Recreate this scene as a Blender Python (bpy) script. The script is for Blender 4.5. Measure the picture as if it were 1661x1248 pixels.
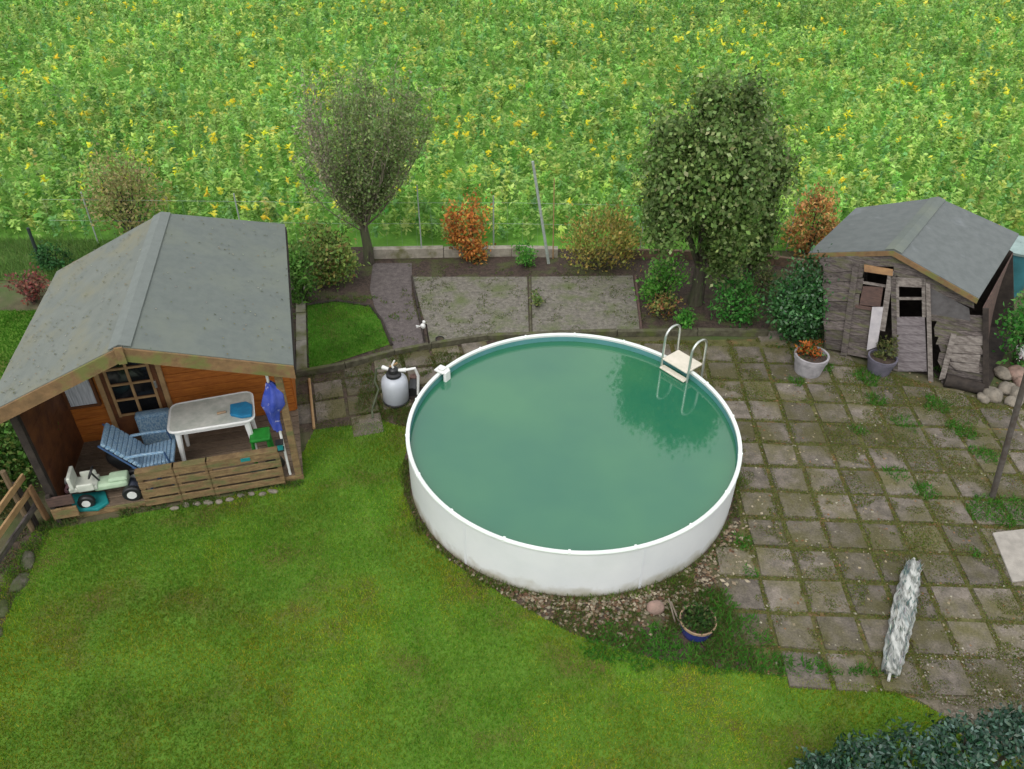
import bpy, math, random
import numpy as np
from mathutils import Vector, Matrix
SC = bpy.context.scene
for o in list(bpy.data.objects): bpy.data.objects.remove(o)
random.seed(7); RNG = np.random.default_rng(7)
V = Vector
# ---------------------------------------------------------------- camera
F_PX, PITCH, ROLL, CAM_H = 1300.0, 0.65316, 0.0091, 7.773
_cp, _sp, _cr, _sr = math.cos(PITCH), math.sin(PITCH), math.cos(ROLL), math.sin(ROLL)
_r = V((1, 0, 0)); _u = V((0, _sp, _cp)); FWD = V((0, _cp, -_sp))
RIGHT = _cr*_r + _sr*_u; UP = -_sr*_r + _cr*_u
CAMPOS = V((0, 0, CAM_H))
cd = bpy.data.cameras.new('camera'); cam = bpy.data.objects.new('camera', cd)
SC.collection.objects.link(cam); SC.camera = cam
cd.sensor_width = 36; cd.lens = 36*F_PX/1661; cd.clip_end = 1500; cd.clip_start = 0.1
M = Matrix.Identity(4)
for i in range(3):
    M[i][0] = RIGHT[i]; M[i][1] = UP[i]; M[i][2] = -FWD[i]; M[i][3] = CAMPOS[i]
cam.matrix_world = M
def ray(px, py):
    return RIGHT*((px-830.5)/F_PX) - UP*((py-624)/F_PX) + FWD
def G(px, py, z=0.0):                       # photograph pixel -> point at height z
    d = ray(px, py); return CAMPOS + d*((z-CAM_H)/d.z)
def PL(px, py, p0, n):                      # photograph pixel -> point on a plane
    d = ray(px, py); return CAMPOS + d*((p0-CAMPOS).dot(n)/d.dot(n))
def HZ(base, py):                           # height above base that reaches image row py
    best = 0
    for i in range(1, 900):
        z = i*0.01; c = V((base.x, base.y, base.z+z))-CAMPOS
        if 624 - F_PX*c.dot(UP)/c.dot(FWD) <= py: best = z; break
    return best
# ---------------------------------------------------------------- sky, sun, exposure
SUN_EL, SUN_AZ = math.radians(55), math.radians(200)
w = bpy.data.worlds.new('World'); SC.world = w; w.use_nodes = True
wn = w.node_tree; bg = wn.nodes['Background']; sky = wn.nodes.new('ShaderNodeTexSky')
sky.sky_type = 'NISHITA'; sky.sun_disc = False; sky.sun_elevation = SUN_EL; sky.sun_rotation = SUN_AZ
sky.air_density = 1.0; sky.dust_density = 4.0; sky.ozone_density = 1.0
hs = wn.nodes.new('ShaderNodeHueSaturation'); hs.inputs['Saturation'].default_value = 0.22
wn.links.new(sky.outputs[0], hs.inputs['Color']); mxw = wn.nodes.new('ShaderNodeMix'); mxw.data_type = 'RGBA'; mxw.inputs[0].default_value = .55   # even overcast layer
mxw.inputs[7].default_value = (8.5, 8.6, 8.7, 1); wn.links.new(hs.outputs[0], mxw.inputs[6]); wn.links.new(mxw.outputs[2], bg.inputs[0])
bg.inputs[1].default_value = 0.12
sl = bpy.data.lights.new('sun', 'SUN'); sl.energy = 0.6; sl.angle = math.radians(25); sl.color = (1, .96, .9)
so = bpy.data.objects.new('sun', sl); SC.collection.objects.link(so)
so.rotation_euler = V((math.sin(SUN_AZ)*math.cos(SUN_EL), math.cos(SUN_AZ)*math.cos(SUN_EL), math.sin(SUN_EL))).to_track_quat('Z', 'Y').to_euler()
SC.view_settings.view_transform = 'Standard'; SC.view_settings.look = 'None'
SC.view_settings.gamma = 1; SC.view_settings.exposure = 0.6
try:
    SC.render.engine = 'CYCLES'; SC.cycles.max_bounces = 6; SC.cycles.transparent_max_bounces = 8
except Exception: pass
# ---------------------------------------------------------------- materials
def mat(name, col, col2=None, scale=8, rough=.8, bump=0, bscale=None, detail=5, spec=.3, thr=(.35, .65), metal=0,
        stretch=None, col3=None, scale3=1.5, thr3=(.5, .65), coord='Object', rot=0, alpha=1, trans=0, rough_lo=None):
    m = bpy.data.materials.new(name); m.use_nodes = True
    nt = m.node_tree; N = nt.nodes; L = nt.links; b = N['Principled BSDF']
    b.inputs['Roughness'].default_value = rough; b.inputs['Metallic'].default_value = metal
    b.inputs['Specular IOR Level'].default_value = spec; b.inputs['Alpha'].default_value = alpha
    b.inputs['Transmission Weight'].default_value = trans
    tc = N.new('ShaderNodeTexCoord'); mp = N.new('ShaderNodeMapping'); L.new(tc.outputs[coord], mp.inputs[0])
    mp.inputs['Rotation'].default_value = (0, 0, rot)
    if stretch: mp.inputs['Scale'].default_value = stretch
    def noise(sc, d=detail):
        n = N.new('ShaderNodeTexNoise'); n.inputs['Scale'].default_value = sc; n.inputs['Detail'].default_value = d
        n.inputs['Roughness'].default_value = .6
        L.new(mp.outputs[0], n.inputs['Vector']); return n
    def ramp(n, lo, hi):
        r = N.new('ShaderNodeMapRange'); r.inputs[1].default_value = lo; r.inputs[2].default_value = hi
        L.new(n.outputs['Fac'], r.inputs[0]); return r
    c2 = col2 if col2 else tuple(x*.72 for x in col)
    mx = N.new('ShaderNodeMix'); mx.data_type = 'RGBA'
    L.new(ramp(noise(scale), *thr).outputs[0], mx.inputs[0])
    mx.inputs[6].default_value = (*c2, 1); mx.inputs[7].default_value = (*col, 1); out = mx.outputs[2]
    if col3:
        m3 = N.new('ShaderNodeMix'); m3.data_type = 'RGBA'
        L.new(ramp(noise(scale3), *thr3).outputs[0], m3.inputs[0]); L.new(out, m3.inputs[6])
        m3.inputs[7].default_value = (*col3, 1); out = m3.outputs[2]
    L.new(out, b.inputs['Base Color'])
    if bump:
        bn = N.new('ShaderNodeBump'); bn.inputs['Strength'].default_value = bump; bn.inputs['Distance'].default_value = .02
        L.new(noise(bscale or scale*3).outputs['Fac'], bn.inputs['Height']); L.new(bn.outputs[0], b.inputs['Normal'])
    return m
def leafmat(name, rough=.55, trans=.35, spec=.3):
    m = bpy.data.materials.new(name); m.use_nodes = True; nt = m.node_tree; N = nt.nodes; L = nt.links
    b = N['Principled BSDF']; b.inputs['Roughness'].default_value = rough; b.inputs['Specular IOR Level'].default_value = spec
    a = N.new('ShaderNodeAttribute'); a.attribute_name = 'Col'
    L.new(a.outputs['Color'], b.inputs['Base Color'])
    t = N.new('ShaderNodeBsdfTranslucent'); L.new(a.outputs['Color'], t.inputs[0])
    mx = N.new('ShaderNodeMixShader'); mx.inputs[0].default_value = trans
    L.new(b.outputs[0], mx.inputs[1]); L.new(t.outputs[0], mx.inputs[2]); L.new(mx.outputs[0], N['Material Output'].inputs[0])
    return m
LEAF = leafmat('leaf', trans=.42); GLOSSLEAF = leafmat('glossy_leaf', .35, .12, .5); GRASSM = leafmat('grass_blade', .7, .4, .15)
bark = mat('bark', (.10, .085, .065), (.045, .04, .03), 25, .95, .6, stretch=(1, 1, .25), col3=(.09, .11, .05), scale3=4)
felt = mat('roof_felt', (.142, .162, .148), (.125, .144, .133), 9, .95, .25, 160, col3=(.165, .185, .15), scale3=1.1, thr3=(.45, .75))
feltm = mat('mossy_roof_felt', (.165, .18, .16), (.14, .156, .14), 5, .95, .25, 160, col3=(.19, .185, .125), scale3=1.7, thr3=(.48, .72), stretch=(1, .6, 1))
felt2 = mat('shed_roof_felt', (.145, .16, .158), (.12, .134, .132), 7, .95, .25, 160, col3=(.20, .22, .23), scale3=2.3, thr3=(.6, .8))
fasciaw = mat('weathered_fascia', (.26, .155, .075), (.16, .10, .05), 7, .85, .4, stretch=(1, 1, 1), col3=(.15, .155, .05), scale3=3.5, thr3=(.48, .62))
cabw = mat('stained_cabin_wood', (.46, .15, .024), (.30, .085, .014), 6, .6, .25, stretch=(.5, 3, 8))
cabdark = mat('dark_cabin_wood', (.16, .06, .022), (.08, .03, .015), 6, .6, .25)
trimw = mat('pale_trim_wood', (.42, .27, .13), (.28, .17, .08), 6, .7, .2)
deckw = mat('deck_wood', (.20, .145, .10), (.12, .09, .065), 10, .85, .3, stretch=(1, 6, 1), rot=-.27)
palletw = mat('pallet_wood', (.32, .215, .105), (.17, .11, .055), 8, .85, .4, stretch=(1, 1, 4), col3=(.15, .15, .06), scale3=4)
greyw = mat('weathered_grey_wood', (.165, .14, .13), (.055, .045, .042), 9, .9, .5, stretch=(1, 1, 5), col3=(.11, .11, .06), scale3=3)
greyw2 = mat('pale_grey_wood', (.28, .25, .225), (.12, .10, .09), 9, .9, .4, stretch=(1, 1, 3))
lilacw = mat('faded_door_wood', (.24, .215, .22), (.13, .11, .115), 8, .85, .3, stretch=(1, 1, 6))
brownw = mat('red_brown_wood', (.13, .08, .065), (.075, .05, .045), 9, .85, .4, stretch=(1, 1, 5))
orangew = mat('orange_wood', (.36, .21, .10), (.24, .14, .075), 9, .85, .3)
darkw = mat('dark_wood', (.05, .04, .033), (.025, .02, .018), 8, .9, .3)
whitep = mat('white_plastic', (.78, .78, .76), (.70, .71, .69), 5, .4, spec=.5)
poolwall = mat('white_pool_steel', (.72, .735, .75), (.66, .68, .70), 1.5, .38, .03, 3, spec=.5, col3=(.62, .66, .66), scale3=.9, thr3=(.5, .8))
rimm = mat('white_rim', (.80, .84, .80), (.70, .76, .72), 3, .35, spec=.5)
liner = mat('blue_green_liner', (.10, .26, .28), (.07, .24, .22), 3, .5)
blackp = mat('black_plastic', (.02, .021, .023), None, 8, .45, spec=.5)
greyp = mat('grey_white_plastic', (.50, .53, .58), (.44, .47, .52), 4, .4, spec=.5)
steel = mat('stainless_tube', (.68, .70, .66), (.55, .58, .54), 12, .28, metal=.85)
galv = mat('galvanised_steel', (.42, .47, .43), (.28, .33, .29), 20, .6, metal=.2)
bluef = mat('faded_blue_fabric', (.13, .25, .40), (.30, .42, .52), 30, .85, .2, stretch=(1, 5, 1), thr=(.45, .55))
bluedk = mat('blue_frame', (.045, .10, .22), None, 10, .5)
royal = mat('royal_blue_fabric', (.03, .06, .36), (.08, .11, .42), 8, .7, .2, col3=(.50, .48, .62), scale3=9, thr3=(.62, .68))
teal = mat('turquoise_plastic', (.015, .24, .24), (.01, .16, .17), 9, .6)
tealb = mat('bright_blue_cloth', (.02, .22, .42), (.02, .15, .30), 9, .7)
greenp = mat('green_plastic', (.02, .24, .03), (.015, .15, .02), 9, .5)
palegreen = mat('pale_green_plastic', (.48, .62, .44), (.38, .52, .36), 9, .4, spec=.5)
tan = mat('tan_terracotta', (.38, .26, .16), (.28, .2, .13), 14, .8)
cobalt = mat('cobalt_glaze', (.03, .04, .22), (.02, .035, .14), 9, .25, spec=.6)
lilacpot = mat('pale_lilac_concrete', (.40, .38, .40), (.27, .26, .27), 9, .85, .3)
greypot = mat('grey_violet_plastic', (.15, .14, .18), (.10, .095, .12), 9, .6)
soil = mat('soil', (.105, .075, .055), (.055, .042, .032), 18, .98, .8, 50, col3=(.10, .10, .045), scale3=2.2)
concrete = mat('mossy_concrete', (.30, .28, .235), (.18, .17, .14), 12, .95, .5, 60, col3=(.11, .12, .045), scale3=3, thr3=(.45, .62))
rockm = mat('field_stone', (.27, .235, .19), (.15, .135, .11), 9, .95, .8, 25)
rockp = mat('pinkish_stone', (.34, .225, .185), (.22, .16, .13), 9, .95, .8, 25)
curtain = mat('grey_curtain', (.62, .64, .68), (.34, .36, .40), 7, .9, stretch=(6, 6, .5))
glassd = mat('dark_window_glass', (.012, .013, .015), None, 5, .08, spec=.5)
# ---------------------------------------------------------------- mesh helpers
class MB:
    def __init__(s): s.v = []; s.f = []
    def quad_prism(s, pts, off):             # polygon pts extruded by vector off
        n = len(pts); b = len(s.v); s.v += [tuple(p) for p in pts]+[tuple(V(p)+off) for p in pts]
        s.f.append(tuple(b+i for i in range(n))[::-1]); s.f.append(tuple(b+n+i for i in range(n)))
        for i in range(n): s.f.append((b+i, b+(i+1) % n, b+n+(i+1) % n, b+n+i))
        return s
    def box(s, c, sx, sy, sz, rz=0, ax=None):
        if ax is None: ax = (V((math.cos(rz), math.sin(rz), 0)), V((-math.sin(rz), math.cos(rz), 0)), V((0, 0, 1)))
        c = V(c); X, Y, Z = (a*h for a, h in zip(ax, (sx/2, sy/2, sz/2)))
        return s.quad_prism([c-X-Y-Z, c+X-Y-Z, c+X+Y-Z, c-X+Y-Z], 2*Z)
    def bar(s, a, b, w_, h_, upv=V((0, 0, 1))):
        a, b = V(a), V(b); d = b-a; Lh = d.length; d.normalize(); x = d.cross(upv)
        if x.length < 1e-3: x = d.cross(V((1, 0, 0)))
        x.normalize(); z = x.cross(d)
        return s.box((a+b)/2, Lh, w_, h_, ax=(d, x, z))
    def tube(s, pts, rad, n=8, cap=True):
        pts = [V(p) for p in pts]; rad = [rad]*len(pts) if not hasattr(rad, '__len__') else rad
        b = len(s.v); prev = None
        for i, p in enumerate(pts):
            t = (pts[min(i+1, len(pts)-1)]-pts[max(i-1, 0)]).normalized()
            if prev is None: x = t.cross(V((0.13, 0.2, 1)) if abs(t.z) < .9 else V((1, .1, 0)))
            else: x = prev-t*prev.dot(t)
            x.normalize(); prev = x; y = t.cross(x)
            for k in range(n):
                a = 2*math.pi*k/n; s.v.append(tuple(p+(x*math.cos(a)+y*math.sin(a))*rad[i]))
        for i in range(len(pts)-1):
            for k in range(n):
                s.f.append((b+i*n+k, b+i*n+(k+1) % n, b+(i+1)*n+(k+1) % n, b+(i+1)*n+k))
        if cap:
            s.f.append(tuple(b+k for k in range(n))[::-1]); e = b+(len(pts)-1)*n; s.f.append(tuple(e+k for k in range(n)))
        return s
    def lathe(s, c, prof, n=32, closed=False):       # prof: (r, z)
        c = V(c); b = len(s.v); m = len(prof)
        for r, z in prof:
            for k in range(n):
                a = 2*math.pi*k/n; s.v.append((c.x+r*math.cos(a), c.y+r*math.sin(a), c.z+z))
        for i in range(m if closed else m-1):
            j = (i+1) % m
            for k in range(n):
                s.f.append((b+i*n+k, b+i*n+(k+1) % n, b+j*n+(k+1) % n, b+j*n+k))
        return s
    def blob(s, c, sx, sy, sz, n=10, jit=.12, rz=0, rnd=random):
        c = V(c); b = len(s.v); R_ = n; K = n+2; ph = [rnd.uniform(0, 6) for _ in range(4)]
        for i in range(R_+1):
            th = math.pi*i/R_
            for k in range(K):
                a = 2*math.pi*k/K
                q = 1+jit*(math.sin(2*a+ph[0])*math.sin(th)+.7*math.sin(3*th+a+ph[1])+.5*math.sin(4*a+ph[2])*math.sin(th)**2)
                x = sx*math.sin(th)*math.cos(a)*q; y = sy*math.sin(th)*math.sin(a)*q; z = sz*math.cos(th)*q
                s.v.append((c.x+x*math.cos(rz)-y*math.sin(rz), c.y+x*math.sin(rz)+y*math.cos(rz), c.z+z))
        for i in range(R_):
            for k in range(K): s.f.append((b+i*K+k, b+(i+1)*K+k, b+(i+1)*K+(k+1) % K, b+i*K+(k+1) % K))
        return s
    def poly(s, pts): b = len(s.v); s.v += [tuple(p) for p in pts]; s.f.append(tuple(range(b, b+len(pts)))); return s
    def build(s, name, m, parent=None, smooth=False, bevel=0):
        me = bpy.data.meshes.new(name); me.from_pydata(s.v, [], s.f); me.validate(); me.update()
        o = bpy.data.objects.new(name, me); SC.collection.objects.link(o); me.materials.append(m)
        if smooth:
            for p in me.polygons: p.use_smooth = True
            if smooth != 2: me.set_sharp_from_angle(angle=math.radians(38))
        if bevel:
            bm = o.modifiers.new('bevel', 'BEVEL'); bm.width = bevel; bm.segments = 2; bm.limit_method = 'ANGLE'
        if parent is not None: attach(o, parent)
        return o
def attach(o, parent):
    o.parent = parent
    p = parent; off = V((0, 0, 0))
    while p is not None: off += p.location; p = p.parent
    o.location = V(o.location)-off           # part meshes are written in world coordinates
def tag(o, label=None, cat=None, group=None, kind=None):
    if label: o['label'] = label
    if cat: o['category'] = cat
    if group: o['group'] = group
    if kind: o['kind'] = kind
    return o
def thing(name, loc, label, cat, group=None):
    o = bpy.data.objects.new(name, None); SC.collection.objects.link(o); o.location = V(loc); o.empty_display_size = .2
    return tag(o, label, cat, group)
def leaves(name, C, L, W, D, Nn, col, m, parent=None, tri=False):
    C = np.asarray(C, float); n = len(C)
    D = D/np.linalg.norm(D, axis=1)[:, None]
    S = np.cross(D, Nn); S /= (np.linalg.norm(S, axis=1)[:, None]+1e-9); U = np.cross(S, D)
    L = np.broadcast_to(L, n)[:, None]; W = np.broadcast_to(W, n)[:, None]
    if tri: P = np.stack([C-S*W/2, C+S*W/2, C+D*L], 1); k = 3
    else: P = np.stack([C-D*L/2, C+S*W/2-D*L*.05+U*W*.15, C+D*L/2, C-S*W/2-D*L*.05+U*W*.15], 1); k = 4
    me = bpy.data.meshes.new(name)
    me.vertices.add(n*k); me.vertices.foreach_set('co', P.reshape(-1).astype(np.float32))
    me.loops.add(n*k); me.loops.foreach_set('vertex_index', np.arange(n*k, dtype=np.int32))
    me.polygons.add(n); me.polygons.foreach_set('loop_start', np.arange(0, n*k, k, dtype=np.int32))
    a = me.color_attributes.new('Col', 'FLOAT_COLOR', 'POINT')
    cc = np.ones((n, k, 4), np.float32); cc[:, :, :3] = np.asarray(col)[:, None, :]
    a.data.foreach_set('color', cc.reshape(-1)); me.update(calc_edges=True); me.validate()
    me.materials.append(m); o = bpy.data.objects.new(name, me); SC.collection.objects.link(o)
    if parent is not None: attach(o, parent)
    return o
def rdir(n): d = RNG.normal(size=(n, 3)); return d/np.linalg.norm(d, axis=1)[:, None]
def pal(n, cols, wts, jit=.18):
    idx = RNG.choice(len(cols), n, p=np.array(wts)/sum(wts)); c = np.array(cols)[idx]
    return np.clip(c*(1+RNG.normal(0, jit, (n, 1)))*(1+RNG.normal(0, .06, (n, 3))), .003, .9)
def vnoise(x, y, s, seed=0):                 # cheap smooth value noise 0..1
    r = np.random.default_rng(seed).random((64, 64)); X = x/s+1000.3; Y = y/s+1000.7
    i = np.floor(X).astype(int); j = np.floor(Y).astype(int); fx = X-i; fy = Y-j
    fx = fx*fx*(3-2*fx); fy = fy*fy*(3-2*fy); g = lambda a, b: r[a % 64, b % 64]
    return (g(i, j)*(1-fx)+g(i+1, j)*fx)*(1-fy)+(g(i, j+1)*(1-fx)+g(i+1, j+1)*fx)*fy
def inpoly(x, y, P):
    c = np.zeros(len(x), bool); n = len(P)
    for i in range(n):
        x1, y1 = P[i][:2]; x2, y2 = P[(i+1) % n][:2]
        if y1 == y2: continue
        c ^= ((y1 > y) != (y2 > y)) & (x < (x2-x1)*(y-y1)/(y2-y1)+x1)
    return c
def sheet(name, P, z, m, kind='structure'):
    o = MB().poly([(p[0], p[1], z) for p in P]).build(name, m); return tag(o, kind=kind)

PC = V((.8207, 8.2517, 0)); PR = 2.225; PH = .776; WZ = .655
# ================================================================ GROUND
groundm = mat('bare_ground', (.12, .105, .06), (.07, .07, .035), 5, .98, .5, 40, col3=(.06, .10, .025), scale3=.8)
sheet('ground', [(-300, -120), (300, -120), (300, 600), (-300, 600)], 0, groundm)
fieldm = mat('field_ground', (.15, .34, .045), (.09, .22, .03), 3, .95, .5, 20)
sheet('field', [(-200, 14.75), (200, 14.75), (200, 500), (-200, 500)], .005, fieldm)
lawnm = mat('lawn_turf', (.11, .22, .022), (.08, .17, .016), 2.5, .95, .5, 80, col3=(.11, .11, .025), scale3=1.1)
lawnP = [(-6.25, -6), (6.5, -6), (6.5, 3.3), (4.9, 4.25), (4.52, 4.56), (4.01, 4.88), (3.35, 4.94), (2.51, 5.05), (1.59, 5.19), (.72, 5.5), (.02, 5.96),
         (-.75, 6.55), (-1.2, 7.1), (-1.45, 7.7), (-1.52, 8.4), (-1.48, 9.05), (-1.94, 9.2), (-2.92, 9.0), (-3.0, 8.3), (-3.02, 7.85), (-5.7, 7.05), (-6.1, 7.0)]
sheet('lawn', lawnP, .008, lawnm)
leftlawn = [(-14, 9.3), (-6.95, 9.3), (-7.1, 12.2), (-14, 12.2)]
sheet('side_lawn', leftlawn, .008, lawnm)
roughm = mat('rough_grass_ground', (.11, .17, .04), (.07, .12, .03), 2, .95, .4)
sheet('grass_verge', [(-20, 13.2), (-4.4, 13.3), (-3.4, 14.75), (-20, 14.75)], .010, roughm)
soilsheet = [(-3.4, 8.9), (-2.0, 9.1), (-1.85, 7.7), (-1.35, 6.8), (-.7, 6.3), (.0, 5.75), (.7, 5.35), (1.6, 5.05), (2.5, 4.95), (2.9, 5.0), (3.1, 6.5), (3.3, 8.2), (3.2, 10), (2.2, 11.4), (-.9, 11.3), (-3.4, 10.4)]
sheet('soil_border', soilsheet, .004, soil)
sheet('soil_strip', [(-6.25, 7.1), (-6.25, 2.0), (-5.45, 2.0), (-5.72, 5.2), (-5.98, 7.1)], .012, soil)
# garden beds behind the kerb
bedm = mat('grey_bed_soil', (.215, .20, .165), (.125, .115, .10), 14, .98, .7, 55, col3=(.12, .14, .065), scale3=2.4, thr3=(.48, .68))
pathm = mat('dark_path', (.135, .115, .11), (.085, .072, .07), 10, .95, .5, 50)
darksoil = mat('dark_soil', (.085, .06, .048), (.04, .03, .025), 14, .98, .8, 50, col3=(.07, .08, .03), scale3=3)
sheet('back_bed_soil', [G(485, 612)[:2], G(700, 566)[:2], G(1000, 546)[:2], G(1240, 546)[:2], (5.6, 14.0), (3.3, 14.75), (-3.9, 14.75), (-4.6, 12.3)], .006, darksoil)
sheet('garden_path', [G(*p)[:2] for p in [(600, 470), (605, 428), (668, 428), (668, 480), (690, 562), (640, 574), (632, 548), (608, 500)]], .012, pathm)
sheet('left_bed', [G(*p)[:2] for p in [(668, 450), (855, 450), (858, 548), (700, 562)]], .011, bedm)
sheet('right_bed', [G(*p)[:2] for p in [(862, 450), (1026, 448), (1040, 545), (864, 546)]], .011, bedm)
grassP = [tuple(G(*p)[:2]) for p in [(499, 498), (545, 492), (600, 500), (617, 522), (632, 560), (560, 584), (502, 603)]]
sheet('lawn_patch', grassP, .014, lawnm)
# ---- paving
pavem = mat('paving_slab', (.21, .18, .15), (.12, .105, .085), 7, .95, .6, 70, col3=(.115, .105, .05), scale3=1.4, thr3=(.42, .60), coord='Object')
mossm = mat('mossy_joint_soil', (.13, .13, .045), (.085, .08, .03), 9, .98, .6, 60, col3=(.19, .11, .05), scale3=3, thr3=(.55, .68))
def island(m, amt, speck=.35):
    nt = m.node_tree; N = nt.nodes; L = nt.links; b = N['Principled BSDF']; src = b.inputs['Base Color'].links[0].from_socket
    g = N.new('ShaderNodeNewGeometry'); mr = N.new('ShaderNodeMapRange'); mr.inputs[3].default_value = 1-amt; mr.inputs[4].default_value = 1+amt*.6; L.new(g.outputs['Random Per Island'], mr.inputs[0])
    tc = N.new('ShaderNodeTexCoord'); n = N.new('ShaderNodeTexNoise'); n.inputs['Scale'].default_value = 38; n.inputs['Detail'].default_value = 8; n.inputs['Roughness'].default_value = .75; L.new(tc.outputs['Object'], n.inputs['Vector'])
    m2 = N.new('ShaderNodeMapRange'); m2.inputs[1].default_value = .3; m2.inputs[2].default_value = .7; m2.inputs[3].default_value = 1-speck; m2.inputs[4].default_value = 1+speck; L.new(n.outputs['Fac'], m2.inputs[0])
    mu = N.new('ShaderNodeMath'); mu.operation = 'MULTIPLY'; L.new(mr.outputs[0], mu.inputs[0]); L.new(m2.outputs[0], mu.inputs[1])
    vm = N.new('ShaderNodeVectorMath'); vm.operation = 'SCALE'; L.new(src, vm.inputs[0]); L.new(mu.outputs[0], vm.inputs['Scale']); L.new(vm.outputs[0], b.inputs['Base Color'])
island(pavem, .28, .4); island(bedm, 0, .35); island(pathm, 0, .3); island(soil, 0, .4); island(darksoil, 0, .4); island(palletw, .3, .2); island(greyw, .35, .2); island(deckw, .25, .2); island(cabw, .12, .08)
psi = -.0398; ex = V((math.cos(psi), math.sin(psi), 0)); ey = V((-math.sin(psi), math.cos(psi), 0)); PO = V((3.7039, 10.7956, 0))
patioP = [(2.75, 5.0), (3.4, 4.9), (4.3, 4.75), (6.2, 4.3), (9.0, 4.3), (9.0, 10.4), (7.6, 9.7), (5.6, 10.9), (5.0, 11.55), (1.2, 11.35), (2.5, 9.9), (3.12, 8.6), (3.0, 7.2), (2.55, 6.4)]
sheet('patio_joints', patioP, .006, mossm)
def slabs(poly, i0, i1, j0, j1, org, e1, e2, s=.5, keep=1.0):
    mb = MB(); rnd = random.Random(3)
    for i in range(i0, i1):
        for j in range(j0, j1):
            c = org+e1*(s*(i+.5))+e2*(s*(j+.5))
            if not inpoly(np.array([c.x]), np.array([c.y]), poly)[0]: continue
            if (c-PC).xy.length < PR+.22: continue
            if rnd.random() > keep: continue
            h = s*.46; t = rnd.uniform(-.02, .02); a = V((math.cos(t), math.sin(t), 0)); a1 = e1*math.cos(t)+e2*math.sin(t); a2 = e2*math.cos(t)-e1*math.sin(t)
            z0 = .022+rnd.uniform(-.004, .004); tx, ty = rnd.uniform(-.008, .008), rnd.uniform(-.008, .008)
            c = c+e1*rnd.uniform(-.007, .007)+e2*rnd.uniform(-.007, .007)
            top = []; bot = []
            for sx, sy in ((-1, -1), (1, -1), (1, 1), (-1, 1)):
                jx, jy = rnd.uniform(.94, 1), rnd.uniform(.94, 1)
                top.append(c+a1*(sx*h*jx*.965)+a2*(sy*h*jy*.965)+V((0, 0, z0+tx*sx+ty*sy)))
                bot.append(c+a1*(sx*h*jx)+a2*(sy*h*jy)+V((0, 0, .0065)))
            b = len(mb.v); mb.v += [tuple(p) for p in bot+top]; mb.f.append((b+4, b+5, b+6, b+7))
            for k in range(4): mb.f.append((b+k, b+(k+1) % 4, b+4+(k+1) % 4, b+4+k))
    return mb
tag(slabs(patioP, -5, 12, -14, 3, PO, ex, ey).build('patio', pavem), kind='structure')
leftpave = [(-3.25, 8.95), (-1.9, 9.15), (-1.6, 9.4), (-1.0, 10.3), (-.4, 11.3), (-1.4, 11.1), (-2.7, 10.5), (-3.4, 10.25)]
tag(slabs(leftpave, 0, 7, 0, 7, V((-3.3, 8.55, 0)), V((math.cos(.26), math.sin(.26), 0)), V((-math.sin(.26), math.cos(.26), 0))).build('side_paving', pavem), kind='structure')
gravelm = mat('gravel_ground', (.22, .185, .14), (.12, .105, .075), 30, .98, .7, 80, col3=(.10, .11, .045), scale3=2)
sheet('gravel_strip', [(4.3, 4.75), (4.9, 4.2), (5.4, 3.6), (9, 3.6), (9, 5.2), (5.6, 5.4)], .009, gravelm)
# ---------------------------------------------------------------- grass and field as stuff
def grass(name, P, dens, hmin, hmax, cols, wts, bbox, wd=.006, z=.008, patch=True, lean=.5, mask=None):
    x0, x1, y0, y1 = bbox; n = int((x1-x0)*(y1-y0)*dens); x = RNG.uniform(x0, x1, n); y = RNG.uniform(y0, y1, n)
    k = inpoly(x, y, P) if P else np.ones(n, bool)
    k &= np.hypot(x-PC.x, y-PC.y) > PR+.03
    if mask is not None: k &= mask(x, y)
    x, y = x[k], y[k]; n = len(x)
    D = np.stack([RNG.normal(0, lean, n), RNG.normal(0, lean, n), np.ones(n)], 1)
    h = RNG.uniform(hmin, hmax, n)*(.7+.6*vnoise(x, y, .35, 5)); col = pal(n, cols, wts, .16)
    if patch:
        p = vnoise(x, y, 1.6, 11)*.5+vnoise(x, y, .5, 12)*.3+vnoise(x, y, .16, 13)*.2
        yl = np.clip((p-.42)*3.2+np.clip(.9-np.abs(np.hypot(x-PC.x, y-PC.y)-PR-.1), 0, 1)*.5*(z < .0095), 0, 1)[:, None]; col = col*(1-yl)+col*np.array([1.75, 1.12, .95])*yl
        col *= (.72+.56*vnoise(x, y, .8, 21))[:, None]
    return tag(leaves(name, np.stack([x, y, np.full(n, z)], 1), h, wd, D, rdir(n), col, GRASSM, tri=True), kind='stuff')
gc = [(.092, .265, .018), (.155, .31, .022), (.23, .33, .04)]
grass('lawn_grass', lawnP, 6500, .022, .05, gc, (3, 4, 2), (-6.3, 6.5, 3.0, 9.3), .009)
grass('lawn_grass', [p for p in lawnP], 900, .03, .06, gc, (3, 4, 2), (-6.3, 6.5, -2, 3.0), .018)
grass('patch_grass', grassP, 7000, .03, .07, [(.075, .27, .02), (.13, .34, .04)], (1, 1), (-4.2, -1.8, 10.2, 12.8), .009, patch=True)
grass('patch_edge_weeds', [(-4.2, 10.2), (-1.6, 10.2), (-1.6, 12.9), (-4.2, 12.9)], 2400, .02, .06, [(.08, .20, .02), (.13, .18, .05), (.16, .13, .06)], (2, 2, 1), (-4.0, -1.8, 10.3, 12.8), .012, z=.013, patch=False, lean=.9,
      mask=lambda x, y: (vnoise(x, y, .25, 85)*.6+vnoise(x, y, .08, 86)*.4 > .58) & (np.abs(x+3.0) < .98))
grass('side_grass', leftlawn, 3000, .03, .07, [(.05, .18, .012), (.08, .22, .02)], (1, 1), (-10.5, -6.9, 9.3, 12.2), .012, patch=False)
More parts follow.
